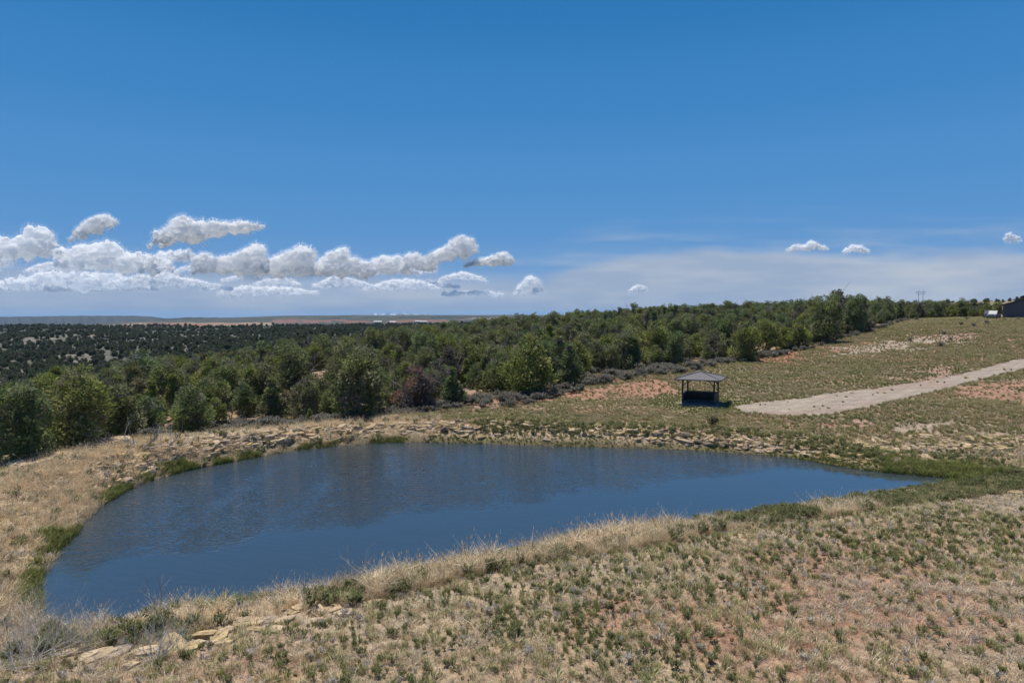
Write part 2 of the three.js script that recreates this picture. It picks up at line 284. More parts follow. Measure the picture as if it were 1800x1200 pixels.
// ------------------------------------------------------------------ pond water
{
  const out = shoreLine.map(([x, z], k) => { const n = shoreLine.length, a = shoreLine[(k + n - 1) % n], b = shoreLine[(k + 1) % n], dx = b[0] - a[0], dz = b[1] - a[1], l = Math.hypot(dx, dz); const s = shoreAt(x + dz / l, z - dx / l) > 0 ? 1 : -1; return new THREE.Vector2(x + s * dz / l * 1.2, -(z - s * dx / l * 1.2)); });
  const g = new THREE.ShapeGeometry(new THREE.Shape(out)); g.rotateX(-Math.PI / 2);
  const p = g.attributes.position, uv = new Float32Array(p.count * 2), X0 = -30, Z0 = -56, SIDE = 64;
  for (let i = 0; i < p.count; i++) { uv[i * 2] = (p.getX(i) - X0) / SIDE; uv[i * 2 + 1] = (p.getZ(i) - Z0) / SIDE; }
  g.setAttribute('uv', new THREE.BufferAttribute(uv, 2)); g.computeVertexNormals();
  // ripples: wind roughens the open water, the lee of the near bank stays calmer
  const leeEdge = [[-18, 25], [-14, 27.5], [-12, 28.8], [-7.8, 31.1], [-4.2, 33.6], [0, 34.4], [6.2, 37.3], [9.8, 39.2], [13.8, 41.3], [22, 45]];
  const N = 2048, hgt = new Float32Array(N * N), r = rng(77), waves = [];
  for (let k = 0; k < 26; k++) { const L = 0.13 + 0.2 * r() * r(), a = 0.9 + (r() - 0.5) * 1.9; waves.push([Math.cos(a) * 2 * Math.PI / L, Math.sin(a) * 2 * Math.PI / L, r() * 7, L * 0.0105]); }
  for (let k = 0; k < 12; k++) { const L = 0.28 + 0.45 * r(), a = 1.1 + (r() - 0.5) * 1.6; waves.push([Math.cos(a) * 2 * Math.PI / L, Math.sin(a) * 2 * Math.PI / L, r() * 7, L * 0.006]); }
  const swell = []; for (let k = 0; k < 9; k++) { const L = 0.22 + 0.4 * r(), a = Math.PI / 2 + (r() - 0.5) * 0.9; swell.push([Math.cos(a) * 2 * Math.PI / L, Math.sin(a) * 2 * Math.PI / L, r() * 7, L * 0.0019]); }
  for (let j = 0; j < N; j++) for (let i = 0; i < N; i++) {
    const x = X0 + i / N * SIDE, z = Z0 + j / N * SIDE; if (shoreAt(x, z) > 1.5) continue;
    const gust = smooth(0.35, 0.65, fbm(x / 2.6 + 4, z / 16, 3)), lee = smooth(-2.0, 1.6, -z - polyline(leeEdge, x) + (fbm(x / 3, z / 3, 2) - 0.5) * 2.2);
    const wind = (0.55 + 0.65 * gust) * lee; let h = 0;
    if (wind > 0.01) { const wx = x + 0.5 * noise(x * 0.9, z * 0.9), wz = z + 0.5 * noise(x * 0.9 + 30, z * 0.9); let s = 0; for (const [kx, kz, ph, am] of waves) s += am * Math.sin(kx * wx + kz * wz + ph); h += s * wind; }
    let s = 0; const wz = z + 0.6 * noise(x * 0.5, z * 0.5 + 9); for (const [kx, kz, ph, am] of swell) s += am * Math.sin(kx * x + kz * wz + ph); h += s * 0.25;
    hgt[j * N + i] = h;
  }
  const d = new Uint8Array(N * N * 4), cell = SIDE / N;
  for (let j = 0; j < N; j++) for (let i = 0; i < N; i++) {
    let a = (hgt[j * N + (i + 1) % N] - hgt[j * N + (i + N - 1) % N]) / (2 * cell), b = (hgt[((j + 1) % N) * N + i] - hgt[((j + N - 1) % N) * N + i]) / (2 * cell);
    const soft = 1 / Math.sqrt(1 + (a * a + b * b) / 0.05); a *= soft; b *= soft;                   // ripples never stand steeper than about 12 degrees
    const l = 1 / Math.sqrt(a * a + b * b + 1), o = (j * N + i) * 4; d[o] = (-a * l * 0.5 + 0.5) * 255; d[o + 1] = (-b * l * 0.5 + 0.5) * 255; d[o + 2] = (l * 0.5 + 0.5) * 255; d[o + 3] = 255;
  }
  const t = new THREE.DataTexture(d, N, N); t.magFilter = THREE.LinearFilter; t.minFilter = THREE.LinearFilter; t.needsUpdate = true;
  const water = new THREE.MeshPhysicalMaterial({ color: new THREE.Color().setRGB(0.38, 0.52, 0.66), transmission: 0.925, thickness: 2, ior: 1.7, roughness: 0.06, normalMap: t, attenuationColor: new THREE.Color().setRGB(0.16, 0.30, 0.42), attenuationDistance: 1.0 });
  setting(new THREE.Mesh(g, water), 'pond_water', 'dark blue rippled pond water inside the stone banks');
}

// ------------------------------------------------------------------ gravel track, laid over the meadow
{
  const xs = trackOutline.map((p) => p.x), zs = trackOutline.map((p) => p.z), x0 = Math.min(...xs), x1 = Math.max(...xs), z0 = Math.min(...zs), z1 = Math.max(...zs), s = 0.35;
  const nx = Math.ceil((x1 - x0) / s), nz = Math.ceil((z1 - z0) / s), pos = [], col = [], uv = [], idx = [], id = new Map();
  const vert = (i, j) => {
    const k = j * (nx + 2) + i; if (id.has(k)) return id.get(k);
    const x = x0 + i * s, z = z0 + j * s, n = fbm(x / 1.7, z / 1.7, 4), m = fbm(x / 7, z / 7 + 3, 3), c = mix3([0.36, 0.305, 0.255], [0.42, 0.365, 0.305], clamp((n - 0.3) * 2)), c2 = mix3(c, [0.36, 0.25, 0.205], 0.4 * smooth(0.55, 0.7, m));
    pos.push(x, heightAt(x, z) + 0.03, z); col.push(...c2.map((v) => v * 1.3)); uv.push(x / 1.9, z / 1.9); id.set(k, pos.length / 3 - 1); return pos.length / 3 - 1;
  };
  for (let j = 0; j < nz; j++) for (let i = 0; i < nx; i++) {
    const x = x0 + (i + 0.5) * s, z = z0 + (j + 0.5) * s, w = 0.9; if (!onTrack(x + (fbm(x / 0.9, z / 0.9, 2) - 0.5) * w, z + (fbm(x / 0.9 + 5, z / 0.9, 2) - 0.5) * w)) continue;
    const a = vert(i, j), b = vert(i + 1, j), c = vert(i, j + 1), d = vert(i + 1, j + 1); idx.push(a, c, b, b, c, d);
  }
  const g = new THREE.BufferGeometry(); g.setAttribute('position', new THREE.Float32BufferAttribute(pos, 3)); g.setAttribute('color', new THREE.Float32BufferAttribute(col, 3)); g.setAttribute('uv', new THREE.Float32BufferAttribute(uv, 2)); g.setIndex(idx); g.computeVertexNormals();
  setting(new THREE.Mesh(g, new THREE.MeshStandardMaterial({ vertexColors: true, map: soilGrain, bumpMap: soilRelief, bumpScale: 0.02, roughness: 0.95 })), 'gravel_track', 'pale gravel track climbing the meadow from the gazebo');
}

// ------------------------------------------------------------------ far land: mesa, ridge, mountains
function ridge(name, label, outline, D, depth, foot, colour, rough, seed) {     // outline: [photo column, photo row] of the crest
  const n = 220, m = 14, pos = [], col = [], idx = [], u0 = outline[0][0], u1 = outline[outline.length - 1][0];
  for (let j = 0; j <= m; j++) for (let i = 0; i <= n; i++) {
    const u = lerp(u0, u1, i / n), t = j / m, tx = (u - 900) / FOCAL, d = D + depth * (1 - 2 * Math.abs(t - 0.5)) * (t < 0.5 ? 1 : 1) + (t > 0.5 ? depth * 2 * (t - 0.5) : 0);
    const [, ty] = aim(u, polyline(outline, u) - (fbm(u / 9 + seed, 2, 4) - 0.5) * rough), crest = EYE + ty * (D + depth);
    const up = t <= 0.5 ? Math.pow(smooth(0, 0.5, t), 0.8) : 1 - (t - 0.5) * 0.1, gully = (fbm(u / 6 + seed, t * 3, 4) - 0.5) * depth * 0.5 * smooth(0, 0.25, t) * (1 - smooth(0.35, 0.5, t));
    const dd = d + gully; pos.push(tx * dd, lerp(foot, crest, up), -dd); const c = colour(u, t); col.push(...c); if (i && j) { const k = j * (n + 1) + i; idx.push(k - n - 2, k - n - 1, k - 1, k - n - 1, k, k - 1); }
  }
  const g = new THREE.BufferGeometry(); g.setAttribute('position', new THREE.Float32BufferAttribute(pos, 3)); g.setAttribute('color', new THREE.Float32BufferAttribute(col, 3)); g.setIndex(idx.reverse()); g.computeVertexNormals();
  setting(new THREE.Mesh(g, new THREE.MeshStandardMaterial({ vertexColors: true, roughness: 1 })), name, label);
}
ridge('mesa', 'long flat-topped blue mesa on the horizon', [[-420, 557], [-200, 556.5], [0, 556.5], [60, 556], [110, 555.3], [180, 554.6], [240, 555], [278, 557.5], [300, 561], [330, 566]], 5600, 700, -140, (u, t) => mix3(mix3([0.04, 0.042, 0.04], [0.016, 0.022, 0.016], smooth(0.38, 0.46, t)), [0.02, 0.026, 0.02], smooth(0.5, 0.68, fbm(u / 5, t * 9, 4)) * 0.7), 1.2, 3);
ridge('wooded_ridge', 'low dark wooded ridge behind the red fields', [[205, 568], [240, 562], [290, 559.5], [340, 557.5], [420, 558.5], [490, 557], [560, 556.2], [640, 556.5], [720, 556.5], [800, 556], [900, 554.5], [980, 553.5], [1080, 554], [1200, 552]], 3600, 500, -40, (u, t) => mix3([0.02, 0.028, 0.017], [0.08, 0.07, 0.045], smooth(0.55, 0.75, fbm(u / 14, t * 5, 4)) * 0.8), 1.6, 9);
ridge('mountain_range', 'tiny snowy mountain peaks far beyond the ridge', [[630, 558], [648, 553], [660, 550], [668, 552.5], [682, 549], [692, 551], [704, 547.5], [712, 550.5], [722, 549.5], [738, 553], [752, 551.5], [770, 554.5], [800, 558]], 26000, 2500, -100, (u, t) => mix3([0.10, 0.11, 0.13], [0.8, 0.82, 0.85], 0.8 * smooth(0.54, 0.66, fbm(u / 4, t * 8, 4) + (t - 0.3) * 0.25)), 1.5, 21);

// ------------------------------------------------------------------ cumulus clouds: heaps of billows, kilometres off
function noise3(x, y, z) {
  const iz = Math.floor(z), f = z - iz, t = f * f * (3 - 2 * f); return lerp(noise(x + iz * 37.7, y + iz * 11.3), noise(x + iz * 37.7 + 37.7, y + iz * 11.3 + 11.3), t);
}
{
  // [outline of the tops as (photo column, photo row), base row at both ends, distance in km, label]
  let cloudTris = 0; const heaps = [
    [[[-330,470],[-250,440],[-160,425],[-60,436],[30,452]], 486, 484, 15, 'wide cumulus at the end of the cloud bank over the mesa'],
    [[[-40,500],[60,478],[120,470],[200,476],[262,500]], 516, 512, 19, 'long low cumulus under the bank, over the flat mesa'],
    [[[190,494],[235,482],[290,478],[330,488],[380,500]], 508, 506, 18, 'low lumpy cumulus beneath the big detached cloud'],
    [[[380,512],[430,500],[500,502],[560,514]], 527, 520, 21, 'thin lowest strip of cumulus over the red fields'],
    [[[445,500],[470,488],[500,486],[530,500]], 506, 506, 18.5, 'small low cumulus above the thin lowest strip'],
    [[[550,500],[585,484],[620,487],[655,502]], 510, 508, 18, 'small low cumulus over the wooded ridge'],
    [[[640,506],[690,490],[730,488],[775,506]], 514, 512, 19, 'low cumulus right above the snowy peaks'],
    [[[-180,432],[-60,420],[0,411],[36,412],[46,394],[62,390],[78,396],[96,418],[108,440]], 462, 458, 13, 'towering cumulus at the end of the bank with a domed turret'],
    [[[96,436],[132,428],[178,420],[200,424],[218,434],[262,446],[306,462]], 482, 484, 14, 'broad cumulus in the bank beside the domed turret'],
    [[[268,452],[282,440],[310,438],[332,436],[344,450]], 464, 464, 14.5, 'flat little cumulus just below the big detached cloud'],
    [[[545,470],[565,452],[590,438],[606,434],[618,450],[655,462]], 488, 490, 14, 'cumulus mid-bank with a small cap on top'],
    [[[640,466],[668,448],[700,446],[724,466]], 486, 486, 14.5, 'rounded cumulus mid-bank next to the one with a small cap'],
    [[[465,462],[490,448],[515,436],[528,427],[541,428],[548,452]], 488, 490, 13.5, 'cumulus in the bank with a leaning tower'],
    [[[374,468],[388,448],[408,446],[424,434],[450,428],[462,432],[470,452]], 484, 484, 13, 'puffy cumulus in the bank beside the leaning tower'],
    [[[334,466],[345,448],[362,440],[373,452]], 488, 486, 12.5, 'narrow grey-bottomed cumulus in front of the bank'],
    [[[704,474],[718,442],[730,440],[748,452],[768,466]], 482, 480, 14, 'steep cumulus beside the highest tower of the bank'],
    [[[748,462],[762,440],[785,432],[798,416],[814,411],[832,420],[835,438]], 474, 450, 13, 'bright cumulus tower rising at the far end of the bank'],
    [[[818,466],[838,454],[862,450],[884,441],[897,443],[903,458]], 471, 470, 13, 'small bright cumulus past the end of the bank'],
    [[[124,420],[136,398],[156,384],[172,373],[188,376],[198,384],[206,388]], 428, 400, 11, 'small detached slanting cumulus above the bank'],
    [[[260,430],[270,408],[284,400],[298,400],[308,376],[322,370],[336,382],[365,386],[400,389],[442,388],[462,396]], 440, 408, 11, 'big detached cumulus with a long tail above the bank'],
    [[[902,524],[918,496],[932,482],[942,486],[952,504]], 526, 516, 17, 'lone upright cumulus puff standing in the haze over the wood'],
    [[[1108,511],[1122,501],[1136,511]], 513, 513, 18, 'tiny faint puff in the pale veil over the wood'],
    [[[1384,440],[1400,428],[1412,433],[1428,421],[1444,431],[1456,440]], 443, 442, 15, 'pair of small white puffs on the edge of the veil'],
    [[[1482,444],[1500,430],[1514,433],[1528,442]], 446, 445, 15, 'single white puff on the edge of the veil over the tallest juniper'],
    [[[1768,422],[1782,416],[1794,421]], 423, 422, 15, 'tiny high puff in the sky over the barn'],
  ];
  const rf = rng(64); for (let k = 0; k < 22; k++) { const U = -40 + 900 * (k + rf()) / 22, ww = 44 + rf() * 80, base = 478 + rf() * 44, h = 9 + rf() * 14; heaps.push([[[U - ww / 2, base - 3], [U - ww * 0.25, base - h * 0.7], [U, base - h], [U + ww * 0.28, base - h * 0.6], [U + ww / 2, base - 3]], base, base, 20, 'small low cumulus puff deep in the cloud bank']); }
  const vapour = new THREE.MeshPhysicalMaterial({ color: new THREE.Color().setRGB(0.98, 0.98, 0.98), roughness: 1, specularIntensity: 0, transmission: 0.64, thickness: 0, side: THREE.DoubleSide });
  const bil = (x, y, z) => Math.abs(2 * noise3(x, y, z) - 1), wavy = (x, y, z) => (noise3(x, y, z) - 0.5) * 0.8 + bil(x * 1.9 + 5, y * 1.9, z * 1.9 + 9) * 0.42 + bil(x * 4.1 + 1, y * 4.1 + 7, z * 4.1) * 0.14 - 0.2;
  heaps.forEach(([tops, baseL, baseR, km, label], hi) => {
    const r = rng(900 + hi * 7), D = km * 1000, m = D / FOCAL, x0 = tops[0][0], x1 = tops[tops.length - 1][0], w = x1 - x0, baseAt = (U) => lerp(baseL, baseR, clamp((U - x0) / w)), size = Math.max(...tops.map(([U, V]) => baseAt(U) - V)), deep = Math.min(w, size * 2.2) * 0.22, puffs = [];
    const n = Math.round(clamp(w * 0.9, 18, 150));
    for (let k = 0; k < n; k++) { const U = lerp(x0, x1, (k + r()) / n), h = Math.max(4, baseAt(U) - polyline(tops, U)), taper = smooth(0, 0.22, Math.min(U - x0, x1 - U) / w), rad = clamp(h * (0.1 + 0.3 * r() * r()), 2.8, size * 0.34) * (0.55 + 0.45 * taper), up = Math.pow(r(), 0.6); puffs.push([U, baseAt(U) - rad * (0.5 - 0.5 * up) - (2 + 6 * r()) * (1 - up) - Math.max(0, h - rad * 1.3) * up, (r() - 0.5) * 2 * deep * (1 - 0.6 * up), rad]); }
    const wl = clamp(size * 0.2, 3.2, 11), RES = clamp(Math.round(w * 0.45), 34, 52), pad = wl + 4, box = [0, 1, 2].map((k) => [Math.min(...puffs.map((p) => p[k] - p[3])) - pad, Math.max(...puffs.map((p) => p[k] + p[3])) + pad]), lo = box.map((b) => b[0]), mc = new MarchingCubes(RES, vapour, false, false, 90000), field = mc.field, cell = box.map((b) => (b[1] - b[0]) / RES); field.fill(-50);
    for (const [U, V, q, rad] of puffs) {
      const c = [U, V, q], a = c.map((v, k) => Math.max(1, Math.floor((v - rad - pad - lo[k]) / cell[k]))), b = c.map((v, k) => Math.min(RES - 2, Math.ceil((v + rad + pad - lo[k]) / cell[k])));
      for (let z = a[2]; z <= b[2]; z++) for (let y = a[1]; y <= b[1]; y++) for (let x = a[0]; x <= b[0]; x++) { const d = rad - Math.hypot(lo[0] + x * cell[0] - U, lo[1] + y * cell[1] - V, lo[2] + z * cell[2] - q), k = z * RES * RES + y * RES + x; if (d > field[k]) field[k] = d; }
    }
    for (let z = 1; z < RES - 1; z++) for (let y = 1; y < RES - 1; y++) for (let x = 1; x < RES - 1; x++) {
      const k = z * RES * RES + y * RES + x; if (field[k] < -pad) continue;
      const U = lo[0] + x * cell[0], V = lo[1] + y * cell[1], q = lo[2] + z * cell[2], f = wavy(U / wl + hi * 9, V / wl, q / wl);
      field[k] = Math.min(field[k] + f * wl * 0.8, (baseAt(U) - V) * 0.8 + 1 + f * wl * 1.6);
    }
    mc.isolation = -wl * 0.06; mc.update();
    const P = mc.positionArray, N = mc.count, pos = new Float32Array(N * 3), place = (g, out, o) => { const [tx, ty] = aim(g[0], g[1]), d = D + g[2] * m; out[o] = tx * d; out[o + 1] = EYE + ty * d; out[o + 2] = -d; }, raw = new Float32Array(N * 3);
    for (let i = 0; i < N; i++) { const g = [0, 1, 2].map((k) => lo[k] + (P[i * 3 + k] + 1) / 2 * RES * cell[k]); raw.set(g, i * 3); place(g, pos, i * 3); }
    const soup = new THREE.BufferGeometry(); soup.setAttribute('position', new THREE.BufferAttribute(pos, 3));
    const g = mergeVertices(soup, 0.5); g.computeVertexNormals();
    // the ragged fringe: loose shreds of vapour thinning out from the body
    const area = w * size, shreds = Math.round(clamp(area * 5, 5000, 34000)), fr = [], fn = [], s = 0.62 * m, nrm = g.attributes.normal, ids = g.index.array, A = V3c, mid = [0, 1, 2].map((k) => { let q = 0; for (let i = k; i < pos.length; i += 3) q += pos[i]; return q / (pos.length / 3 || 1); });
    const face = (t) => { const e1 = A(pos, t + 3, t), e2 = A(pos, t + 6, t), n3 = [e1[1] * e2[2] - e1[2] * e2[1], e1[2] * e2[0] - e1[0] * e2[2], e1[0] * e2[1] - e1[1] * e2[0]], l = Math.hypot(...n3) || 1; return n3.map((v) => v / l); };
    let out = 0; for (let t = 0; t < pos.length - 9; t += 63) { const n3 = face(t); out += n3[0] * (pos[t] - mid[0]) + n3[1] * (pos[t + 1] - mid[1]) + n3[2] * (pos[t + 2] - mid[2]); } out = out < 0 ? -1 : 1;
    for (let k = 0; k < shreds && N; k++) {
      const t = Math.floor(r() * N / 3) * 9, low = clamp((raw[t + 1] - (baseAt(raw[t]) - size * 0.2)) / (size * 0.25)), far = (Math.pow(r(), 2.6) * lerp(7, 14, low) * clamp(size / 45, 0.6, 1.3) - 0.6) * m, iv = ids[t / 3], n3 = [nrm.getX(iv) * out, nrm.getY(iv) * out, nrm.getZ(iv) * out];
      const c = [0, 1, 2].map((q) => pos[t + q] + n3[q] * far), t1 = Math.abs(n3[1]) > 0.9 ? [1, 0, 0] : [0, 1, 0], ux = [n3[1] * t1[2] - n3[2] * t1[1], n3[2] * t1[0] - n3[0] * t1[2], n3[0] * t1[1] - n3[1] * t1[0]], vx = [n3[1] * ux[2] - n3[2] * ux[1], n3[2] * ux[0] - n3[0] * ux[2], n3[0] * ux[1] - n3[1] * ux[0]], a0 = r() * 6.283;
      for (let v = 0; v < 3; v++) { const a = a0 + v * 2.094 + (r() - 0.5) * 0.8, p = Math.cos(a) * s * (0.7 + r()), q = Math.sin(a) * s * (0.7 + r()), o = (r() - 0.5) * s * 0.5; fr.push(c[0] + ux[0] * p + vx[0] * q + n3[0] * o, c[1] + ux[1] * p + vx[1] * q + n3[1] * o, c[2] + ux[2] * p + vx[2] * q + n3[2] * o); fn.push(...n3); }
    }
    const fg = new THREE.BufferGeometry(); fg.setAttribute('position', new THREE.Float32BufferAttribute(fr, 3)); fg.setAttribute('normal', new THREE.Float32BufferAttribute(fn, 3));
    const cl = new THREE.Group(); part(cl, 'cloud_body', g, vapour); part(cl, 'cloud_fringe', fg, vapour).userData.kind = 'stuff';
    thing(cl, 'cloud', label, 'cloud', 'cumulus clouds over the horizon'); cloudTris += N / 3 + shreds;
  });
  function V3c(a, i, o) { return [a[i] - a[o], a[i + 1] - a[o + 1], a[i + 2] - a[o + 2]]; }
  console.log('clouds', heaps.length, cloudTris);
}
// ------------------------------------------------------------------ plant shapes
class Tris {
  constructor() { this.p = []; this.c = []; this.n = []; }
  tri(a, b, c, col, nrm) { this.p.push(...a, ...b, ...c); for (let k = 0; k < 3; k++) this.c.push(...col); if (nrm) this.n.push(...nrm, ...nrm, ...nrm); }
  build() {
    const g = new THREE.BufferGeometry(); g.setAttribute('position', new THREE.Float32BufferAttribute(this.p, 3)); g.setAttribute('color', new THREE.Float32BufferAttribute(this.c, 3));
    if (this.n.length === this.p.length) g.setAttribute('normal', new THREE.Float32BufferAttribute(this.n, 3)); else g.computeVertexNormals();
    return g;
  }
}
const V3 = (x, y, z) => new THREE.Vector3(x, y, z);
function tube(pts, radii, sides = 5) {         // a tapered limb through points
  const pos = [], idx = [], q = new THREE.Quaternion();
  pts.forEach((p, i) => {
    const d = V3(0, 0, 0).subVectors(pts[Math.min(i + 1, pts.length - 1)], pts[Math.max(i - 1, 0)]).normalize(); q.setFromUnitVectors(V3(0, 1, 0), d);
    for (let k = 0; k < sides; k++) { const a = k / sides * 2 * Math.PI, w = V3(Math.cos(a) * radii[i], 0, Math.sin(a) * radii[i]).applyQuaternion(q); pos.push(p.x + w.x, p.y + w.y, p.z + w.z); }
    if (i) for (let k = 0; k < sides; k++) { const a = (i - 1) * sides + k, b = (i - 1) * sides + (k + 1) % sides; idx.push(a, a + sides, b, b, a + sides, b + sides); }
  });
  const g = new THREE.BufferGeometry(); g.setAttribute('position', new THREE.Float32BufferAttribute(pos, 3)); g.setIndex(idx); g.computeVertexNormals(); return g;
}
// a conifer of the dry uplands: short trunk, limbs, and lobes of scale-leaf sprays; returns { crown, trunk }
function conifer(seed, { h = 5, w = 4.2, lobes = 34, sprays = 5200, leaf = 0.2, low = 0.1, shape = 0, tones = [[0.22, 0.255, 0.088], [0.175, 0.21, 0.08], [0.25, 0.265, 0.13]], open = 0 }) {
  const r = rng(seed), T = new Tris(), wood = [], centres = [];
  const lean = [(r() - 0.5) * 0.3 * w, (r() - 0.5) * 0.3 * w];
  for (let k = 0; k < lobes; k++) {
    const t = low + (1 - low) * Math.pow((k + 0.5 * r()) / lobes, 0.85), a = k * 2.4 + r() * 1.2;
    const prof = shape === 1 ? Math.pow(1 - t, 0.75) * 1.05 + 0.12 : shape === 2 ? 0.55 + 0.45 * Math.sin(Math.PI * (t * 0.9 + 0.05)) : Math.pow(Math.sin(Math.PI * clamp(t * 0.8 + 0.16)), 0.75);
    const R = w / 2 * prof, rad = R * (0.2 + 0.32 * r() * r()) + 0.16, off = Math.max(0, R - rad * 0.75) * (0.45 + 0.68 * r()); if (r() < 0.14) continue;
    centres.push([Math.cos(a) * off + lean[0] * t, clamp(t * h * (0.86 + 0.26 * r()) - rad * 0.4, rad * 0.5, h * 1.06 - rad * 0.85), Math.sin(a) * off + lean[1] * t, rad, 0.72 + 0.56 * r(), r() < 0.07 ? [0.22, 0.20, 0.17] : tones[Math.floor(r() * tones.length)]]);
  }
  const area = centres.reduce((s, c) => s + c[3] * c[3], 0);
  for (const [cx, cy, cz, rad, tone, tint] of centres) {
    const n = Math.round(sprays * rad * rad / area);
    for (let k = 0; k < n; k++) {
      const y = 1 - 1.75 * r(), a = r() * 6.283, s = Math.sqrt(Math.max(0, 1 - y * y)), q = rad * (open && r() < open ? r() : 0.6 + 0.52 * r());
      const dx = s * Math.cos(a), dz = s * Math.sin(a), px = cx + dx * q, py = Math.max(0.06, cy + y * q * 0.92), pz = cz + dz * q;
      const L = leaf * (0.55 + 0.8 * r()), W = L * (0.28 + 0.22 * r());
      let ux = dx + (r() - 0.5) * 1.5, uy = y * 0.7 + 0.35 + (r() - 0.5) * 1.3, uz = dz + (r() - 0.5) * 1.5; const ul = Math.hypot(ux, uy, uz) || 1; ux /= ul; uy /= ul; uz /= ul;
      let vx = r() - 0.5, vy = r() - 0.5, vz = r() - 0.5; const d = vx * ux + vy * uy + vz * uz; vx -= d * ux; vy -= d * uy; vz -= d * uz; const vl = Math.hypot(vx, vy, vz) || 1; vx *= W / vl; vy *= W / vl; vz *= W / vl;
      const f = tone * (0.72 + 0.56 * r());
      let fx = vy * uz - vz * uy, fy = vz * ux - vx * uz, fz = vx * uy - vy * ux; const fl = Math.hypot(fx, fy, fz) || 1, side = fx * dx + fy * y + fz * dz < 0 ? -1 : 1; fx *= side / fl; fy *= side / fl; fz *= side / fl;
      let nx = fx * 0.75 + dx * 0.6, ny = fy * 0.75 + y * 0.6, nz = fz * 0.75 + dz * 0.6; const nl = Math.hypot(nx, ny, nz) || 1;
      const A = [px - vx * side, py - vy * side, pz - vz * side], B = [px + vx * side, py + vy * side, pz + vz * side];
      T.tri(A, [px + ux * L, py + uy * L, pz + uz * L], B, [tint[0] * f, tint[1] * f, tint[2] * f]);
    }
  }
  const stems = shape === 1 ? 1 : 1 + Math.floor(r() * 3);
  for (let s = 0; s < stems; s++) { const a = r() * 6.28, o = stems > 1 ? 0.12 * w : 0; wood.push(tube([V3(0, -0.25, 0), V3(Math.cos(a) * o * 0.5, h * 0.22, Math.sin(a) * o * 0.5), V3(Math.cos(a) * o + lean[0] * 0.5, h * 0.5, Math.sin(a) * o + lean[1] * 0.5), V3(Math.cos(a) * o + lean[0] * 0.8, h * 0.85, Math.sin(a) * o + lean[1] * 0.8)], [0.15, 0.12, 0.08, 0.02].map((x) => x * h / 4.5), 6)); }
  for (let k = 0; k < centres.length; k += 2) { const c = centres[k]; wood.push(tube([V3(lean[0] * 0.3, Math.max(0.1, c[1] * 0.55), lean[1] * 0.3), V3(c[0] * 0.55, c[1] * 0.85, c[2] * 0.55), V3(c[0], c[1], c[2])], [0.055, 0.035, 0.012], 4)); }
  return { crown: T.build(), trunk: mergeGeometries(wood) };
}
// grass: a tuft of bent blades
function tuft(seed, { n = 40, h = 0.35, spread = 0.12, width = 0.012, bend = 0.5, lean = 0.35, tones, head = 0 }) {
  const r = rng(seed), T = new Tris();
  for (let k = 0; k < n; k++) {
    const a = r() * 6.283, q = spread * Math.sqrt(r()), bx = Math.cos(a) * q, bz = Math.sin(a) * q, a2 = a + (r() - 0.5) * 1.6, H = h * (0.45 + 0.6 * r()), out = H * (lean * (0.3 + r())), cu = H * bend * r();
    const m = [bx + Math.cos(a2) * out * 0.45, H * 0.6, bz + Math.sin(a2) * out * 0.45], e = [bx + Math.cos(a2) * (out + cu), H * (1 - 0.25 * bend * r()), bz + Math.sin(a2) * (out + cu)];
    const w = width * (0.6 + 0.8 * r()), sx = -Math.sin(a2 + (r() - 0.5) * 2) * w, sz = Math.cos(a2 + (r() - 0.5) * 2) * w, t = tones[Math.floor(r() * tones.length)], f = 0.75 + 0.5 * r(), c = [t[0] * f, t[1] * f, t[2] * f];
    T.tri([bx - sx, -0.02, bz - sz], [bx + sx, -0.02, bz + sz], [m[0] + sx * 0.7, m[1], m[2] + sz * 0.7], c); T.tri([bx - sx, -0.02, bz - sz], [m[0] + sx * 0.7, m[1], m[2] + sz * 0.7], [m[0] - sx * 0.7, m[1], m[2] - sz * 0.7], c);
    T.tri([m[0] - sx * 0.7, m[1], m[2] - sz * 0.7], [m[0] + sx * 0.7, m[1], m[2] + sz * 0.7], e, c);
    if (head && r() < head) T.tri([e[0] - sx * 2, e[1], e[2] - sz * 2], [e[0] + sx * 2, e[1], e[2] + sz * 2], [e[0], e[1] + H * 0.16, e[2]], [c[0] * 1.1, c[1] * 1.05, c[2]]);
  }
  return T.build();
}
// a weedy broad-leaved clump or a low shrub: short stems with many small leaves
function clump(seed, { n = 90, h = 0.35, w = 0.3, leaf = 0.05, tones, stems = 7, up = 0.5 }) {
  const r = rng(seed), T = new Tris(), tips = [];
  for (let k = 0; k < stems; k++) { const a = k / stems * 6.283 + r(), q = w * (0.15 + 0.4 * r()); tips.push([Math.cos(a) * q, h * (0.6 + 0.4 * r()), Math.sin(a) * q]); }
  for (let k = 0; k < n; k++) {
    const tip = tips[k % stems], s = 0.15 + 0.85 * Math.sqrt(r()), j = w * 0.16, px = tip[0] * s + (r() - 0.5) * j * 2, py = tip[1] * s + (r() - 0.5) * j * 0.6, pz = tip[2] * s + (r() - 0.5) * j * 2;
    const L = leaf * (0.6 + 0.8 * r()), W = L * 0.32, a = r() * 6.283, ux = Math.cos(a), uz = Math.sin(a), uy = up + (r() - 0.3), f = 0.75 + 0.5 * r(), t = tones[Math.floor(r() * tones.length)];
    T.tri([px - uz * W, py, pz + ux * W], [px + uz * W, py + (r() - 0.5) * W, pz - ux * W], [px + ux * L, py + uy * L, pz + uz * L], [t[0] * f, t[1] * f, t[2] * f]);
  }
  return T.build();
}
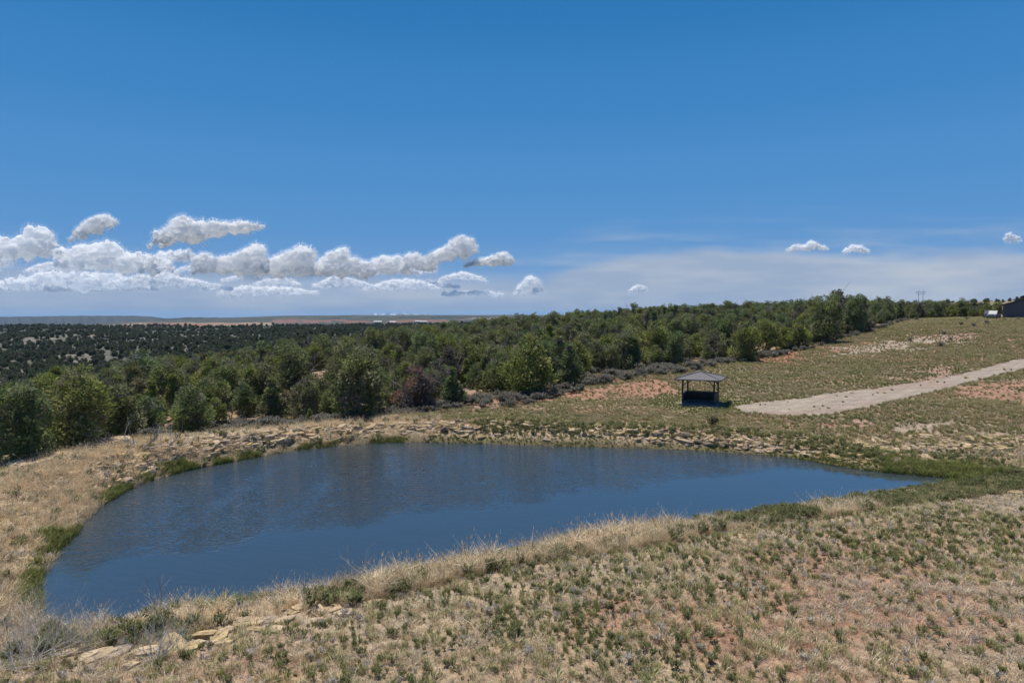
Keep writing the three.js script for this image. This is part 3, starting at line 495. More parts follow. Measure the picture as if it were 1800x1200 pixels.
// bare wood: a branching dead limb
function deadLimb(seed, start, dir, length, radius, depth, spread = 0.8, out = []) {
  const r = rng(seed), pts = [start.clone()], d = dir.clone().normalize(), n = 4;
  for (let k = 0; k < n; k++) { d.add(V3(r() - 0.5, (r() - 0.5) * 0.8, r() - 0.5).multiplyScalar(0.45)).normalize(); pts.push(pts[k].clone().addScaledVector(d, length / n)); }
  out.push(tube(pts, pts.map((_, i) => radius * (1 - 0.75 * i / n)), depth > 1 ? 5 : 3));
  if (depth > 0) for (let k = 0; k < (depth > 1 ? 5 : 4); k++) { const i = 1 + Math.floor(r() * n), nd = d.clone().add(V3(r() - 0.5, r() * 0.7 - 0.15, r() - 0.5).multiplyScalar(2 * spread)); deadLimb(seed * 7 + k * 13 + depth, pts[i], nd, length * (0.42 + 0.25 * r()), radius * 0.5, depth - 1, spread, out); }
  return out;
}
function stoneShape(seed, flat) {              // an angular sandstone block or slab, about one metre across
  const r = rng(seed), g = mergeVertices(new THREE.IcosahedronGeometry(0.5, 1).deleteAttribute('normal').deleteAttribute('uv')), p = g.attributes.position, cuts = [];
  for (let k = 0; k < 7; k++) { const a = k / 7 * 6.283 + r() * 0.5; cuts.push([Math.cos(a), (r() - 0.5) * 0.4, Math.sin(a), 0.26 + 0.2 * r()]); }
  cuts.push([0.1 * (r() - 0.5), 1, 0.1 * (r() - 0.5), 0.3], [0, -1, 0, 0.3]);
  for (let i = 0; i < p.count; i++) { const q = V3().fromBufferAttribute(p, i).multiplyScalar(1.25); for (const [x, y, z, d] of cuts) { const s = q.x * x + q.y * y + q.z * z; if (s > d) { q.x -= x * (s - d); q.y -= y * (s - d); q.z -= z * (s - d); } } p.setXYZ(i, q.x * 1.25 + (r() - 0.5) * 0.03, q.y * flat + (r() - 0.5) * 0.03, q.z * 1.25 + (r() - 0.5) * 0.03); }
  const f = g.toNonIndexed(); f.computeVertexNormals();
  const P = f.attributes.position, uv = new Float32Array(P.count * 2); for (let i = 0; i < P.count; i++) { uv[i * 2] = P.getX(i) + P.getY(i) * 0.7; uv[i * 2 + 1] = P.getZ(i) + P.getY(i) * 0.6; } f.setAttribute('uv', new THREE.BufferAttribute(uv, 2));
  return f;
}
const leafy = (over = {}) => new THREE.MeshPhysicalMaterial({ vertexColors: true, roughness: 0.85, specularIntensity: 0.25, transmission: 0.25, thickness: 0, side: THREE.DoubleSide, ...over });
const foliageMat = leafy({ transmission: 0.4, roughness: 0.9 });
const foliageTints = [[1, 1, 1], [1.1, 1.06, 0.8], [0.82, 0.9, 0.95], [1.0, 0.93, 1.05]].map((c) => { const m = foliageMat.clone(); m.color.setRGB(...c.map((v) => v * 1.0)); return m; });
const barkMat = matte([0.16, 0.125, 0.10]), greyWood = matte([0.34, 0.31, 0.28]), paleWood = matte([0.46, 0.43, 0.38]), grassMat = leafy({ transmission: 0.35 }), brushMat = foliageMat.clone();
function scatter(parent, name, geo, mat, list) {        // list of [x, y, z, turn, scale, [r, g, b], height scale]
  const m = new THREE.InstancedMesh(geo, mat, list.length), M = new THREE.Matrix4(), q = new THREE.Quaternion(), up = V3(0, 1, 0), c = new THREE.Color();
  list.forEach(([x, y, z, a, s, t, hs = 1], i) => { M.compose(V3(x, y, z), q.setFromAxisAngle(up, a), V3(s, s * hs, s)); m.setMatrixAt(i, M); m.setColorAt(i, c.setRGB(...(t ?? [1, 1, 1]))); });
  m.name = name; parent.add(m); return m;
}

// ------------------------------------------------------------------ trees of the wood
const kinds = [
  ['broad', { h: 4.6, w: 4.32, lobes: 45, sprays: 6750 }], ['broad', { h: 5.2, w: 4.61, lobes: 52, sprays: 7500 }], ['broad', { h: 4.0, w: 3.95, lobes: 37, sprays: 6000 }], ['domed', { h: 5.0, w: 3.76, lobes: 45, sprays: 6562, shape: 2 }], ['domed', { h: 5.6, w: 4.04, lobes: 48, sprays: 7125, shape: 2 }],
  ['pointed', { h: 5.4, w: 3.20, lobes: 41, sprays: 5625, shape: 1 }], ['pointed', { h: 4.6, w: 3.01, lobes: 37, sprays: 5062, shape: 1 }], ['ragged', { h: 5.6, w: 3.95, lobes: 31, sprays: 5062, low: 0.21, open: 0.3 }], ['ragged', { h: 5.0, w: 3.76, lobes: 27, sprays: 4500, low: 0.19, open: 0.3, tones: [[0.14, 0.15, 0.08], [0.12, 0.135, 0.065], [0.21, 0.195, 0.14]] }],
].map(([look, o], k) => { const t = conifer(500 + k * 31, o); if (look === 'ragged' || look === 'domed') for (let i = 0; i < 5; i++) { const a = i * 1.26 + k; t.trunk = mergeGeometries([t.trunk, ...deadLimb(300 + k * 9 + i, V3(0, o.h * 0.35, 0), V3(Math.cos(a), 0.9, Math.sin(a)), o.h * 0.6, 0.05, 1, 0.8)]); } return { look, ...o, ...t }; });
const LOOKS = { broad: 'broad rounded juniper', domed: 'upright domed juniper', pointed: 'narrow pointed pinyon pine', ragged: 'ragged open juniper' };
const TONES = ['', 'yellowish ', 'bluish ', 'greyish '];
const sizeWord = (h) => (h < 3.2 ? 'low ' : h < 4.2 ? 'middling ' : h < 5.2 ? 'high ' : 'very high ');
const areaOf = (u, D) => (u < 330 ? 'by the dam corner' : u < 640 ? 'above the curving dam' : u < 900 ? 'about the dead tree' : u < 1240 ? 'behind the sagebrush belt' : u < 1560 ? 'along the red soil' : 'beyond the meadow road');
const woodland = [], rw = rng(2024);
function plantTree(x, z, kind, s, tint, special) { woodland.push({ x, z, y: heightAt(x, z) - 0.05, kind, s, tint, a: rw() * 6.28, special, D: -z, u: photoU(x, z), hs: 0.9 + 0.22 * rw() }); }
// trees that stand out in the photograph: [column, foot row or depth, kind, height in metres, label]
const standouts = [
  [628, 58.2, 3, 6.2, 'big grey-green juniper on the bank beside the dead reddish tree'], [800, 64, 6, 3.6, 'small upright pinyon with a bare stem, in front of the wood past the dead tree'], [930, 70, 0, 6.0, 'large dark juniper at the meadow corner beyond the far stone bank'],
  [1002, 74.5, 6, 4.6, 'pointed juniper beside the large dark juniper at the meadow corner'], [1310, 98, 1, 5.6, 'bright rounded juniper standing over the red soil patch'], [1405, 112, 2, 4.4, 'small rounded juniper between the two red soil patches'], [1452, 117, 4, 7.2, 'large juniper spreading over the second red soil patch'],
  [1464, 135, 8, 7.6, 'tallest juniper, its open crown above the skyline of the wood'], [1400, 135, 8, 6.0, 'tall thin-topped juniper next to the tallest one'], [1500, 130, 4, 6.6, 'dark juniper at the far corner of the wood by the meadow'], [332, 50.8, 0, 3.3, 'bright green juniper at the edge of the wood beside the fallen grey branches'],
  [235, 82, 1, 7.4, 'juniper rising above the canopy against the pale far slope'], [120, 42.5, 1, 5.0, 'sunlit juniper beside the long sandstone slab'], [40, 38.5, 3, 4.6, 'juniper crowding the outer foot of the dam'], [545, 56.2, 6, 1.5, 'knee-high juniper sapling among the sagebrush above the bank'], [205, 46.8, 2, 3.9, 'low juniper behind the fallen grey branches'],
];
for (const [u, D, k, h, label] of standouts) { const p = at(u, D); plantTree(p.x, p.z, k, h / kinds[k].h, Math.floor(rw() * 4), label); }
const deadAt = at(726, 61.5);
{
  const cell = 3.5, X0 = -190, X1 = 330, Z0 = -380;
  for (let z = -28; z > Z0; z -= cell) for (let x = X0; x < X1; x += cell) {
    const px = x + (rw() - 0.5) * cell * 0.95, pz = z + (rw() - 0.5) * cell * 0.95, ru = rw(), rs = rw(), rt = rw(), [u, edge] = sceneOf(px, pz), D = -pz;
    if (u < -420 || u > 2150 || D < edge + 1.2 + 2.5 * ru) continue;
    if (shoreAt(px, pz) < 5.5) continue;
    const limit = u < 600 ? 150 : u < 900 ? 240 : 330; if (D > limit) continue;
    const gap = fbm(px / 13 + 5, pz / 13, 3); if (gap < 0.36 && D < edge + 60) continue; if (u > 1590 && D > 215) continue; if (u > 1745 && D < 210) continue;
    if (woodland.some((t) => t.special && Math.hypot(t.x - px, t.z - pz) < 2.4) || Math.hypot(deadAt.x - px, deadAt.z - pz) < 3.4) continue;
    const kind = [0, 0, 1, 2, 2, 3, 3, 4, 5, 6, 7, 8][Math.floor(ru * 12)], size = (0.52 + 0.58 * rs) * (D < edge + 5 ? 0.9 : 1) * (u > 1560 ? 0.85 : 1);
    plantTree(px, pz, kind, size, Math.floor(rt * 4));
  }
  woodland.sort((a, b) => (a.special ? 0 : 1) - (b.special ? 0 : 1) || a.D - b.D);
  const inFrame = (t) => t.u > -60 && t.u < 1860;
  const singles = woodland.filter(inFrame).slice(0, 300), rest = woodland.filter((t) => !singles.includes(t));
  for (const t of singles) {
    const k = kinds[t.kind], g = new THREE.Group();
    part(g, 'crown', k.crown, foliageTints[t.tint]); part(g, 'trunk', k.trunk, barkMat);
    g.position.set(t.x, t.y, t.z); g.rotation.y = t.a; g.scale.set(t.s, t.s * t.hs, t.s);
    const pine = k.look === 'pointed';
    thing(g, pine ? 'pinyon_pine' : 'juniper_tree', t.special ?? sizeWord(t.s * t.hs * k.h) + TONES[t.tint] + LOOKS[k.look] + ' in the wood ' + areaOf(t.u, t.D), 'tree', t.special ? 'trees standing out along the edge of the wood' : 'trees of the wood beyond the pond');
  }
  const mass = new THREE.Group();
  kinds.forEach((k, i) => {
    const l = rest.filter((t) => t.kind === i).map((t) => [t.x, t.y, t.z, t.a, t.s, foliageTints[t.tint].color.toArray(), t.hs]);
    if (l.length) { scatter(mass, 'crown', k.crown, foliageMat, l); scatter(mass, 'trunk', k.trunk, barkMat, l.map((e) => [...e.slice(0, 5), [1, 1, 1], e[6]])); }
  });
  setting(mass, 'woodland', 'dense mass of junipers and pinyons deeper in the wood', 'stuff');
  console.log('trees', singles.length, rest.length);
}
// far slopes: small dark trees scattered over pale rock, one mass
{
  const far = [5, 6, 7].map((s) => conifer(s * 77, { h: 2.9, w: 2.9, lobes: 8, sprays: 260, leaf: 0.75, tones: [[0.085, 0.10, 0.05], [0.10, 0.11, 0.06], [0.075, 0.09, 0.05]] }).crown);
  const r = rng(99), lists = [[], [], []];
  for (let k = 0; k < 60000; k++) {
    const D = Math.exp(lerp(Math.log(150), Math.log(3300), Math.pow(r(), 0.8))), u = -350 + 2550 * r(), x = (u - 900) / FOCAL * D, z = -D, q = r(), a = r() * 6.28, s = 0.6 + 0.9 * r();
    if (D < (u < 600 ? 152 : u < 900 ? 240 : 330)) continue; if (u > 1480 && D < 620) continue;
    const d = fbm(x / 45, z / 45, 4), v = photoV(x, 0, z);
    if (D < 1000 ? q > 0.46 + 1.5 * (d - 0.42) : q > 0.55) continue;
    const h = heightAt(x, z), pv = photoV(x, h, z);
    if (D > 1050 && u > 180 && u < 830 && pv > 560 && pv < 575.5) continue;
    lists[k % 3].push([x, h - 0.2, z, a, s, [1, 1, 1]]);
  }
  const mass = new THREE.Group(); lists.forEach((l, i) => scatter(mass, 'crown', far[i], foliageMat, l));
  setting(mass, 'far_woodland', 'scattered dark trees dotting the pale far slopes', 'stuff');
  // the line of small trees on the far hill behind the barn
  const hill = new THREE.Group(), l2 = []; for (let k = 0; k < 34; k++) { const u = 1705 + 130 * Math.pow(r(), 0.8), D = 512 + r() * 14, p = at(u, D); l2.push([p.x, p.y - 0.2, p.z, r() * 6, 0.55 + 0.5 * r(), [1, 1, 1]]); }
  scatter(hill, 'crown', far[0], foliageMat, l2); setting(hill, 'hilltop_trees', 'thin line of tiny trees on the far field hill', 'stuff');
}
// the dead juniper: rusty needles on grey twigs
{
  const g = new THREE.Group(), wood = [], r = rng(31);
  for (let k = 0; k < 9; k++) { const a = k / 9 * 6.28 + r(); deadLimb(60 + k, V3(0, 0.2, 0), V3(Math.cos(a) * 0.6, 0.75 + 0.5 * r(), Math.sin(a) * 0.6), 2.4 + 1.0 * r(), 0.07, 2, 0.7, wood); }
  part(g, 'branches', mergeGeometries(wood), matte([0.20, 0.155, 0.135]));
  part(g, 'trunk', tube([V3(0, -0.2, 0), V3(0.1, 1.2, 0), V3(0.15, 2.6, 0.1)], [0.2, 0.15, 0.05], 7), matte([0.17, 0.13, 0.11]));
  part(g, 'crown', conifer(888, { h: 4.0, w: 3.9, lobes: 34, sprays: 4200, leaf: 0.2, open: 0.4, tones: [[0.22, 0.165, 0.145], [0.20, 0.16, 0.15], [0.27, 0.165, 0.12], [0.18, 0.155, 0.145]] }).crown, foliageMat);
  g.position.copy(deadAt); thing(g, 'dead_juniper', 'dead reddish-brown juniper with withered needles at the edge of the wood', 'tree');
}

// ------------------------------------------------------------------ sagebrush along the wood and on the meadow
{
  const sage = [1, 2, 3, 4].map((s) => clump(s * 41, { n: 340, h: 0.75, w: 1.0, leaf: 0.13, stems: 13, tones: [[0.165, 0.165, 0.135], [0.13, 0.135, 0.105], [0.20, 0.19, 0.165], [0.15, 0.125, 0.105]] }));
  const r = rng(71), spots = [];
  const band = (u0, u1, deep, count, front = 0) => { for (let k = 0; k < count; k++) { const u = lerp(u0, u1, r()), D = polyline(woodEdge, u) + front - deep * Math.pow(r(), 0.8) + 2; const p = at(u, D); if (shoreAt(p.x, p.z) > 4.2) spots.push([p, 0.5 + 0.75 * r()]); } };
  band(840, 1260, 9, 210); band(640, 860, 4.5, 70); band(430, 640, 4, 80); band(1250, 1600, 5, 120); band(330, 470, 3, 36); band(880, 1250, -14, 130); band(180, 340, 3, 24);
  for (const [u, v] of [[1690, 572], [1712, 574], [1735, 569], [1766, 563], [1600, 600], [1655, 610], [1672, 598], [1560, 563], [1583, 565], [1612, 563], [1700, 562], [1748, 556], [1790, 562], [1660, 588]]) spots.push([hit(u, v), 0.7 + 0.4 * r()]);
  spots.sort((a, b) => -a[0].z / a[1] + b[0].z / b[1]);
  const mass = [[], [], [], []];
  spots.forEach(([p, s], i) => {
    const t = 0.85 + 0.35 * r();
    if (i < 280 && p.z > -130) { const m = new THREE.Mesh(sage[i % 4], brushMat); m.position.set(p.x, p.y - 0.04, p.z); m.rotation.y = r() * 6.28; const tall = 0.75 + 0.5 * r(); m.scale.set(s, s * tall, s); thing(m, 'sagebrush', (tall < 0.9 ? 'squat ' : tall > 1.1 ? 'upright ' : 'rounded ') + (s < 0.65 ? 'tiny ' : s < 0.82 ? 'small ' : s < 1.02 ? 'mid-sized ' : 'large ') + 'grey sagebrush ' + (-p.z > 112 ? 'in the wood corner past the second red soil patch' : -p.z > 96 ? 'along the wood above the first red soil patch' : photoU(p.x, p.z) < 480 ? 'by the fallen branches on the dam' : photoU(p.x, p.z) < 690 ? 'above the bank below the big grey-green juniper' : photoU(p.x, p.z) < 860 ? 'round the dead tree and the small pinyon' : photoU(p.x, p.z) < 1010 ? 'at the meadow corner below the large dark juniper' : photoU(p.x, p.z) < 1150 ? 'in the belt above the reddish bare meadow' : 'in the belt behind the gazebo'), 'shrub', 'sagebrush along the edge of the wood'); }
    else mass[i % 4].push([p.x, p.y - 0.04, p.z, r() * 6.28, s, [t, t, t]]);
  });
  const g = new THREE.Group(); mass.forEach((l, i) => scatter(g, 'foliage', sage[i], brushMat, l)); setting(g, 'undergrowth', 'grey undergrowth of low sagebrush among the trees', 'stuff');
  console.log('sage', spots.length);
}
{
  const bush = clump(5, { n: 420, h: 1.0, w: 0.9, leaf: 0.11, stems: 12, tones: [[0.04, 0.055, 0.025], [0.055, 0.065, 0.03]] });
  const m = new THREE.Mesh(bush, foliageMat), p = hit(1254, 752); m.position.copy(p); thing(m, 'dark_bush', 'small dark upright bush at the top of the stone bank below the gazebo', 'shrub');
}

// ------------------------------------------------------------------ fallen and dead wood
{
  const put = (u, v, seeds, size, name, label, cat, group) => { const p = hit(u, v), wood = [], fine = size < 0.5 && seeds.length > 3; for (const [s, dx, dy, dz, l] of seeds) for (let k = 0; k < (fine ? 3 : 1); k++) deadLimb(s + k * 101, V3(k * 0.22 * dz, 0.08, -k * 0.22 * dx), V3(dx + (k % 2) * 0.5, dy, dz - (k % 2) * 0.5), l * (fine ? 0.75 : 1), (fine ? 0.036 : 0.055) * size, fine ? 3 : 2, 0.9, wood); const m = new THREE.Mesh(mergeGeometries(wood), fine ? paleWood : greyWood); m.position.copy(p); return thing(m, name, label, cat, group); };
  put(250, 790, [[3, 1, 0.2, -0.2, 2.0], [4, -1, 0.12, 0.1, 2.4], [5, 0.6, 0.5, 0.2, 1.4], [6, -0.6, 0.45, -0.2, 1.5], [9, 0.9, 0.4, 0.4, 1.3], [12, -0.9, 0.3, -0.4, 1.6]], 1.15, 'fallen_branch', 'grey fallen branches heaped at the foot of the junipers', 'dead wood');
  put(176, 792, [[15, -0.7, 1.0, 0, 2.2]], 1.1, 'fallen_branch', 'single bare grey limb leaning behind the split boulder', 'dead wood');
  put(420, 752, [[21, 1, 0.5, 0, 1.6], [22, -0.6, 0.8, 0.1, 1.3], [23, 0.7, 0.9, 0.3, 1.2]], 0.8, 'fallen_branch', 'pale dead branches sticking out of the sagebrush above the bank', 'dead wood');
  put(800, 690, [[27, 1, 0.3, 0, 1.9], [28, -1, 0.4, 0.1, 1.5]], 0.7, 'fallen_branch', 'bleached dead branches behind the small upright pinyon', 'dead wood');
  put(60, 1172, [[31, 1, 0.4, 0.3, 1.5], [32, -1, 0.35, 0.2, 1.6], [33, 0.4, 0.7, -0.6, 1.2], [34, 0.9, 0.3, -0.5, 1.7], [35, -0.3, 0.5, 0.8, 1.4], [36, -0.8, 0.4, -0.4, 1.3]], 0.32, 'dead_brush', 'tangled pale dead brush on the corner of the dam', 'dead wood');
  put(20, 1120, [[41, 1, 0.4, 0.3, 1.2], [42, -1, 0.45, 0.2, 1.3], [43, 0.4, 0.8, -0.6, 1.1], [44, 0.3, 0.3, 0.8, 1.2]], 0.3, 'dead_brush', 'dry grey weed skeleton on the dam beside the pond corner', 'dead wood');
  put(275, 1165, [[51, 0.5, 0.9, 0.2, 0.9], [52, -0.7, 0.8, 0.1, 0.9], [53, 0.1, 1, -0.5, 0.9], [54, 0.8, 0.7, -0.2, 0.8]], 0.3, 'dead_brush', 'grey dried weed in front of the flat stones on the near bank', 'dead wood');
  put(622, 1040, [[61, 0.3, 1, 0, 0.9], [62, -0.3, 1, 0.1, 0.8], [63, 0.6, 0.9, 0.1, 0.7]], 0.3, 'dry_stalk', 'tall pale dry stalks on the near bank above the flat stones', 'plant');
  put(284, 1080, [[71, -0.2, 1, 0, 0.9], [72, -0.45, 0.9, 0.1, 0.8]], 0.3, 'dry_stalk', 'white bent dry stalks standing at the near waterline', 'plant');
  put(536, 1058, [[81, 0.3, 1, 0, 0.8], [82, -0.3, 0.9, 0.1, 0.6]], 0.3, 'dry_stalk', 'forked bare twig on the near bank by the green weeds', 'plant');
  put(1180, 935, [[91, -0.5, 0.8, 0, 0.7], [92, -0.7, 0.5, 0.1, 0.7], [93, 0.3, 0.9, 0, 0.5]], 0.3, 'dry_stalk', 'thin dead stalks leaning over the narrow end of the near shore', 'plant');
}

// ------------------------------------------------------------------ stones of the banks
const flats = [];
{
  const shapes = [1, 2, 3, 4, 5, 6, 7].map((s) => stoneShape(s * 17, s < 5 ? 0.42 : 0.75));
  const mats = [[0.46, 0.36, 0.245], [0.42, 0.335, 0.25], [0.50, 0.405, 0.285], [0.37, 0.305, 0.245], [0.42, 0.33, 0.19]].map((c) => matte(c.map((v) => v * 1.25), { map: stoneGrain, bumpMap: stoneGrain, bumpScale: 0.012 }));
  const r = rng(5150), all = [];
  const add = (x, z, s, tag, o = {}) => all.push({ x, z, s, tag, shape: Math.floor(r() * 7), mat: Math.floor(r() * 5), a: r() * 6.28, tx: (r() - 0.5) * 0.5, tz: (r() - 0.5) * 0.5, px: s / -z, sink: 0.12, ...o });
  // hand-placed: flat stones edging the near bank, boulders by the dam, slabs of the far bank
  for (const [u, v, s, st = 1.6] of [[168, 1158, 1.0], [205, 1150, 0.8], [262, 1146, 0.7], [300, 1136, 0.8], [330, 1140, 0.6], [362, 1118, 0.75], [348, 1132, 0.5], [384, 1120, 0.6], [400, 1108, 0.55], [392, 1130, 0.5], [432, 1098, 0.8], [448, 1108, 0.45], [472, 1092, 0.6], [486, 1108, 0.5], [500, 1092, 0.5], [515, 1078, 0.5], [532, 1070, 0.75], [556, 1075, 0.55], [585, 1072, 0.7], [606, 1078, 0.55], [560, 1092, 0.5], [640, 1052, 0.6], [655, 1060, 0.4], [702, 1030, 0.5], [755, 1020, 0.5], [804, 1003, 0.6], [880, 986, 0.6], [1024, 962, 0.55], [1046, 955, 0.5], [1300, 914, 0.4], [1390, 908, 0.35], [230, 1170, 0.5], [120, 1150, 0.6]])
    { const p = hit(u, v); flats.push([p.x, p.z, s * 0.45]); add(p.x, p.z, s * 0.76, 'near', { wide: st, shape: Math.floor(r() * 4), tx: (r() - 0.5) * 0.25, tz: (r() - 0.5) * 0.25, px: 9, sink: 0.05 }); }
  for (const [u, v, s, label, o] of [[203, 786, 1.9, 'large split tan boulder beside the fallen grey branches', { wide: 1.3, shape: 5 }], [182, 784, 1.3, 'upright tan boulder leaning against the large split one', { shape: 6, tz: 0.6 }], [66, 818, 2.3, 'long pale sandstone slab lying on the outer side of the dam', { wide: 2.2, shape: 1, tz: 0.1 }], [102, 810, 1.8, 'second pale slab butting the long one on the dam', { wide: 1.9, shape: 2, tz: 0.15 }]])
    { const p = hit(u, v); add(p.x, p.z, s, label, { ...o, tx: o.tx ?? 0.1, px: 9, mat: 2, sink: 0.05, own: true }); }
  for (const [u, v, s] of [[930, 748, 1.5], [1110, 756, 1.7], [1130, 750, 1.3], [1155, 762, 1.5], [1035, 757, 1.3], [1050, 765, 1.1], [1158, 773, 1.0], [1135, 752, 1.4], [1320, 768, 1.2], [1335, 777, 1.2], [1352, 774, 1.2], [1545, 790, 1.2], [1570, 793, 1.3], [1695, 783, 1.6], [1740, 780, 1.3], [1780, 775, 1.5], [1780, 800, 0.8], [700, 750, 1.0], [668, 758, 1.0], [880, 752, 0.9], [765, 752, 1.0], [1600, 796, 0.9], [1625, 785, 1.0]])
    { const p = hit(u, v); add(p.x, p.z, s * 0.62, 'far', { wide: 1.5, shape: Math.floor(r() * 4), tx: 0.15 * (r() - 0.5), px: 8, mat: 2 }); }
  // strewn along the banks, thicker where the photograph shows more
  for (let k = 0; k < 11000; k++) {
    const n = shoreLine.length, i = Math.floor(r() * n), [ax, az] = shoreLine[i], [bx, bz] = shoreLine[(i + 1) % n], t = r(), dx = bx - ax, dz = bz - az, l = Math.hypot(dx, dz) || 1, off = 0.4 + 3.4 * r(), q = r(), q2 = r(), q3 = r();
    let sx = dz / l, sz = -dx / l; if (shoreAt(ax + sx, az + sz) < 0) { sx = -sx; sz = -sz; }
    const x = ax + dx * t + sx * off, z = az + dz * t + sz * off, u = photoU(x, z), D = -z; let want = 0, tag = 'far', size = 0.24 + 0.5 * q2 * q2;
    if (D > 42 && u > 560) { want = u < 830 ? (off > 1.2 && off < 2.9 ? 0.8 : 0.12) : u < 1150 ? (off > 1.4 ? 0.42 : 0.12) : u < 1370 ? (off > 0.9 ? 1 : 0.3) : u < 1530 ? (off > 1 ? 0.34 : 0.1) : (off > 1.6 ? 0.75 : 0.1); if (u > 1500) size *= 1.1; }
    else if (D > 38 && u > 1500) { want = off > 2 ? 0.8 : 0.08; }
    else if (x < -8 && D > 25) { want = u < 240 ? 0.75 : 0.95 * smooth(0.4, 1.0, off), size *= u < 240 ? 0.9 : 1.12; tag = 'left'; }
    else want = 0.02, tag = 'near';
    if (q > want * (0.5 + fbm(x / 1.5, z / 1.5, 2))) continue;
    if (tag === 'near' && D < 30) continue;
    add(x, z, size, tag, { wide: 1 + 0.7 * q3 });
  }
  for (let k = 0; k < 900; k++) { const u = 1500 + 340 * r(), v = 766 + 28 * r(), p = hit(u, v); if (fbm(p.x / 1.2, p.z / 1.2, 2) > 0.42) add(p.x, p.z, 0.25 + 0.5 * r() * r(), 'right', { wide: 1 + 0.7 * r() }); }
  const HUE = ['tan', 'pinkish tan', 'pale cream', 'greyish', 'yellowish'], big = (q) => (q < 0.36 ? 'small ' : q < 0.5 ? 'mid-sized ' : q < 0.7 ? 'large ' : 'very large ');
  const where = (s) => { const u = photoU(s.x, s.z); return s.tag === 'near' ? (u < 420 ? 'on the near bank behind the dried weeds' : u < 680 ? 'on the near bank by the tall stalks' : 'half hidden in tall straw on the near bank') : s.tag === 'right' ? (u < 1620 ? 'in the riprap among the weeds past the rock heap' : u < 1720 ? 'in the riprap beyond the bright green reeds' : 'in the riprap under the red-soiled slope') : s.tag === 'left' ? (u < 260 ? 'in the dry grass where the dam curves' : u < 430 ? 'on the dam below the fallen branches' : 'on the dam below the sagebrush') : u < 740 ? 'in the bank below the big grey-green juniper' : u < 860 ? 'in the bank below the dead tree' : u < 1040 ? 'in the bank below the reddish bare meadow' : u < 1170 ? 'in the bank at the foot of the flagstones' : u < 1270 ? 'in the rock heap below the gazebo' : u < 1400 ? 'in the rock heap below the start of the track' : u < 1540 ? 'in the weedy bank below the track' : 'in the bank above the bright green reeds'; };
  const stoneLabel = (s) => big(s.s) + HUE[s.mat] + (s.shape < 4 ? ' flat stone ' : ' blocky stone ') + where(s);
  all.sort((a, b) => b.px - a.px);
  const inView = (s) => { const u = photoU(s.x, s.z); return u > -20 && u < 1820; };
  const singles = all.filter(inView).slice(0, 300), rest = all.filter((s) => !singles.includes(s));
  const pose = (s, o) => { o.position.set(s.x, heightAt(s.x, s.z) + s.s * (0.1 - s.sink), s.z); o.rotation.set(s.tx, s.a, s.tz); o.scale.set(s.s * (s.wide ?? 1.2), s.s, s.s); return o; };
  for (const s of singles) thing(pose(s, new THREE.Mesh(shapes[s.shape], mats[s.mat])), s.own ? 'boulder' : 'bank_stone', s.own ? s.tag : stoneLabel(s), 'rock', s.own ? undefined : 'stones along the ' + (s.tag === 'near' ? 'near bank' : s.tag === 'left' ? 'dam' : s.tag === 'far' ? 'far bank' : 'reedy end of the bank'));
  const g = new THREE.Group(), o = new THREE.Object3D();
  shapes.forEach((sh, k) => { const l = rest.filter((s) => s.shape === k); if (!l.length) return; const m = new THREE.InstancedMesh(sh, mats[k % 5], l.length); l.forEach((s, i) => { pose(s, o); o.updateMatrix(); m.setMatrixAt(i, o.matrix); const f = 0.8 + 0.35 * hash2(i, k); m.setColorAt(i, new THREE.Color().setRGB(f, f, f)); }); m.name = 'rubble'; g.add(m); });
  setting(g, 'stone_rubble', 'small broken sandstone filling the pond banks', 'stuff');
  console.log('stones', all.length);
  // flagstone strip from the gazebo down to the bank
  const f = new THREE.Group(); const A = hit(1148, 746), B = hit(1204, 720), C = hit(1283, 717);
  const lay = (P, Q, n, w) => { for (let k = 0; k < n; k++) { const t = (k + 0.5) / n, x = lerp(P.x, Q.x, t) + (r() - 0.5) * 0.15, z = lerp(P.z, Q.z, t) + (r() - 0.5) * 0.15, m = part(f, 'flagstone', shapes[Math.floor(r() * 4)], mats[Math.floor(r() * 3)]); const L = Math.hypot(Q.x - P.x, Q.z - P.z) / n; m.position.set(x, heightAt(x, z) + 0.02, z); m.rotation.y = -Math.atan2(Q.z - P.z, Q.x - P.x) + (r() - 0.5) * 0.3; m.scale.set(L * 1.0, 0.35, w * (0.8 + 0.4 * r())); } };
  lay(A, B, 9, 0.85); lay(B, C, 7, 0.3);
  setting(f, 'flagstone_path', 'narrow strip of pale flagstones from the gazebo to the bank');
  const slab = new THREE.Mesh(shapes[2], mats[2]); slab.position.copy(hit(1300, 704)).y += 0.05; slab.scale.set(1.3, 0.4, 0.6); thing(slab, 'stone_slab', 'lone flat stone lying in the grass by the start of the gravel track', 'rock');
}

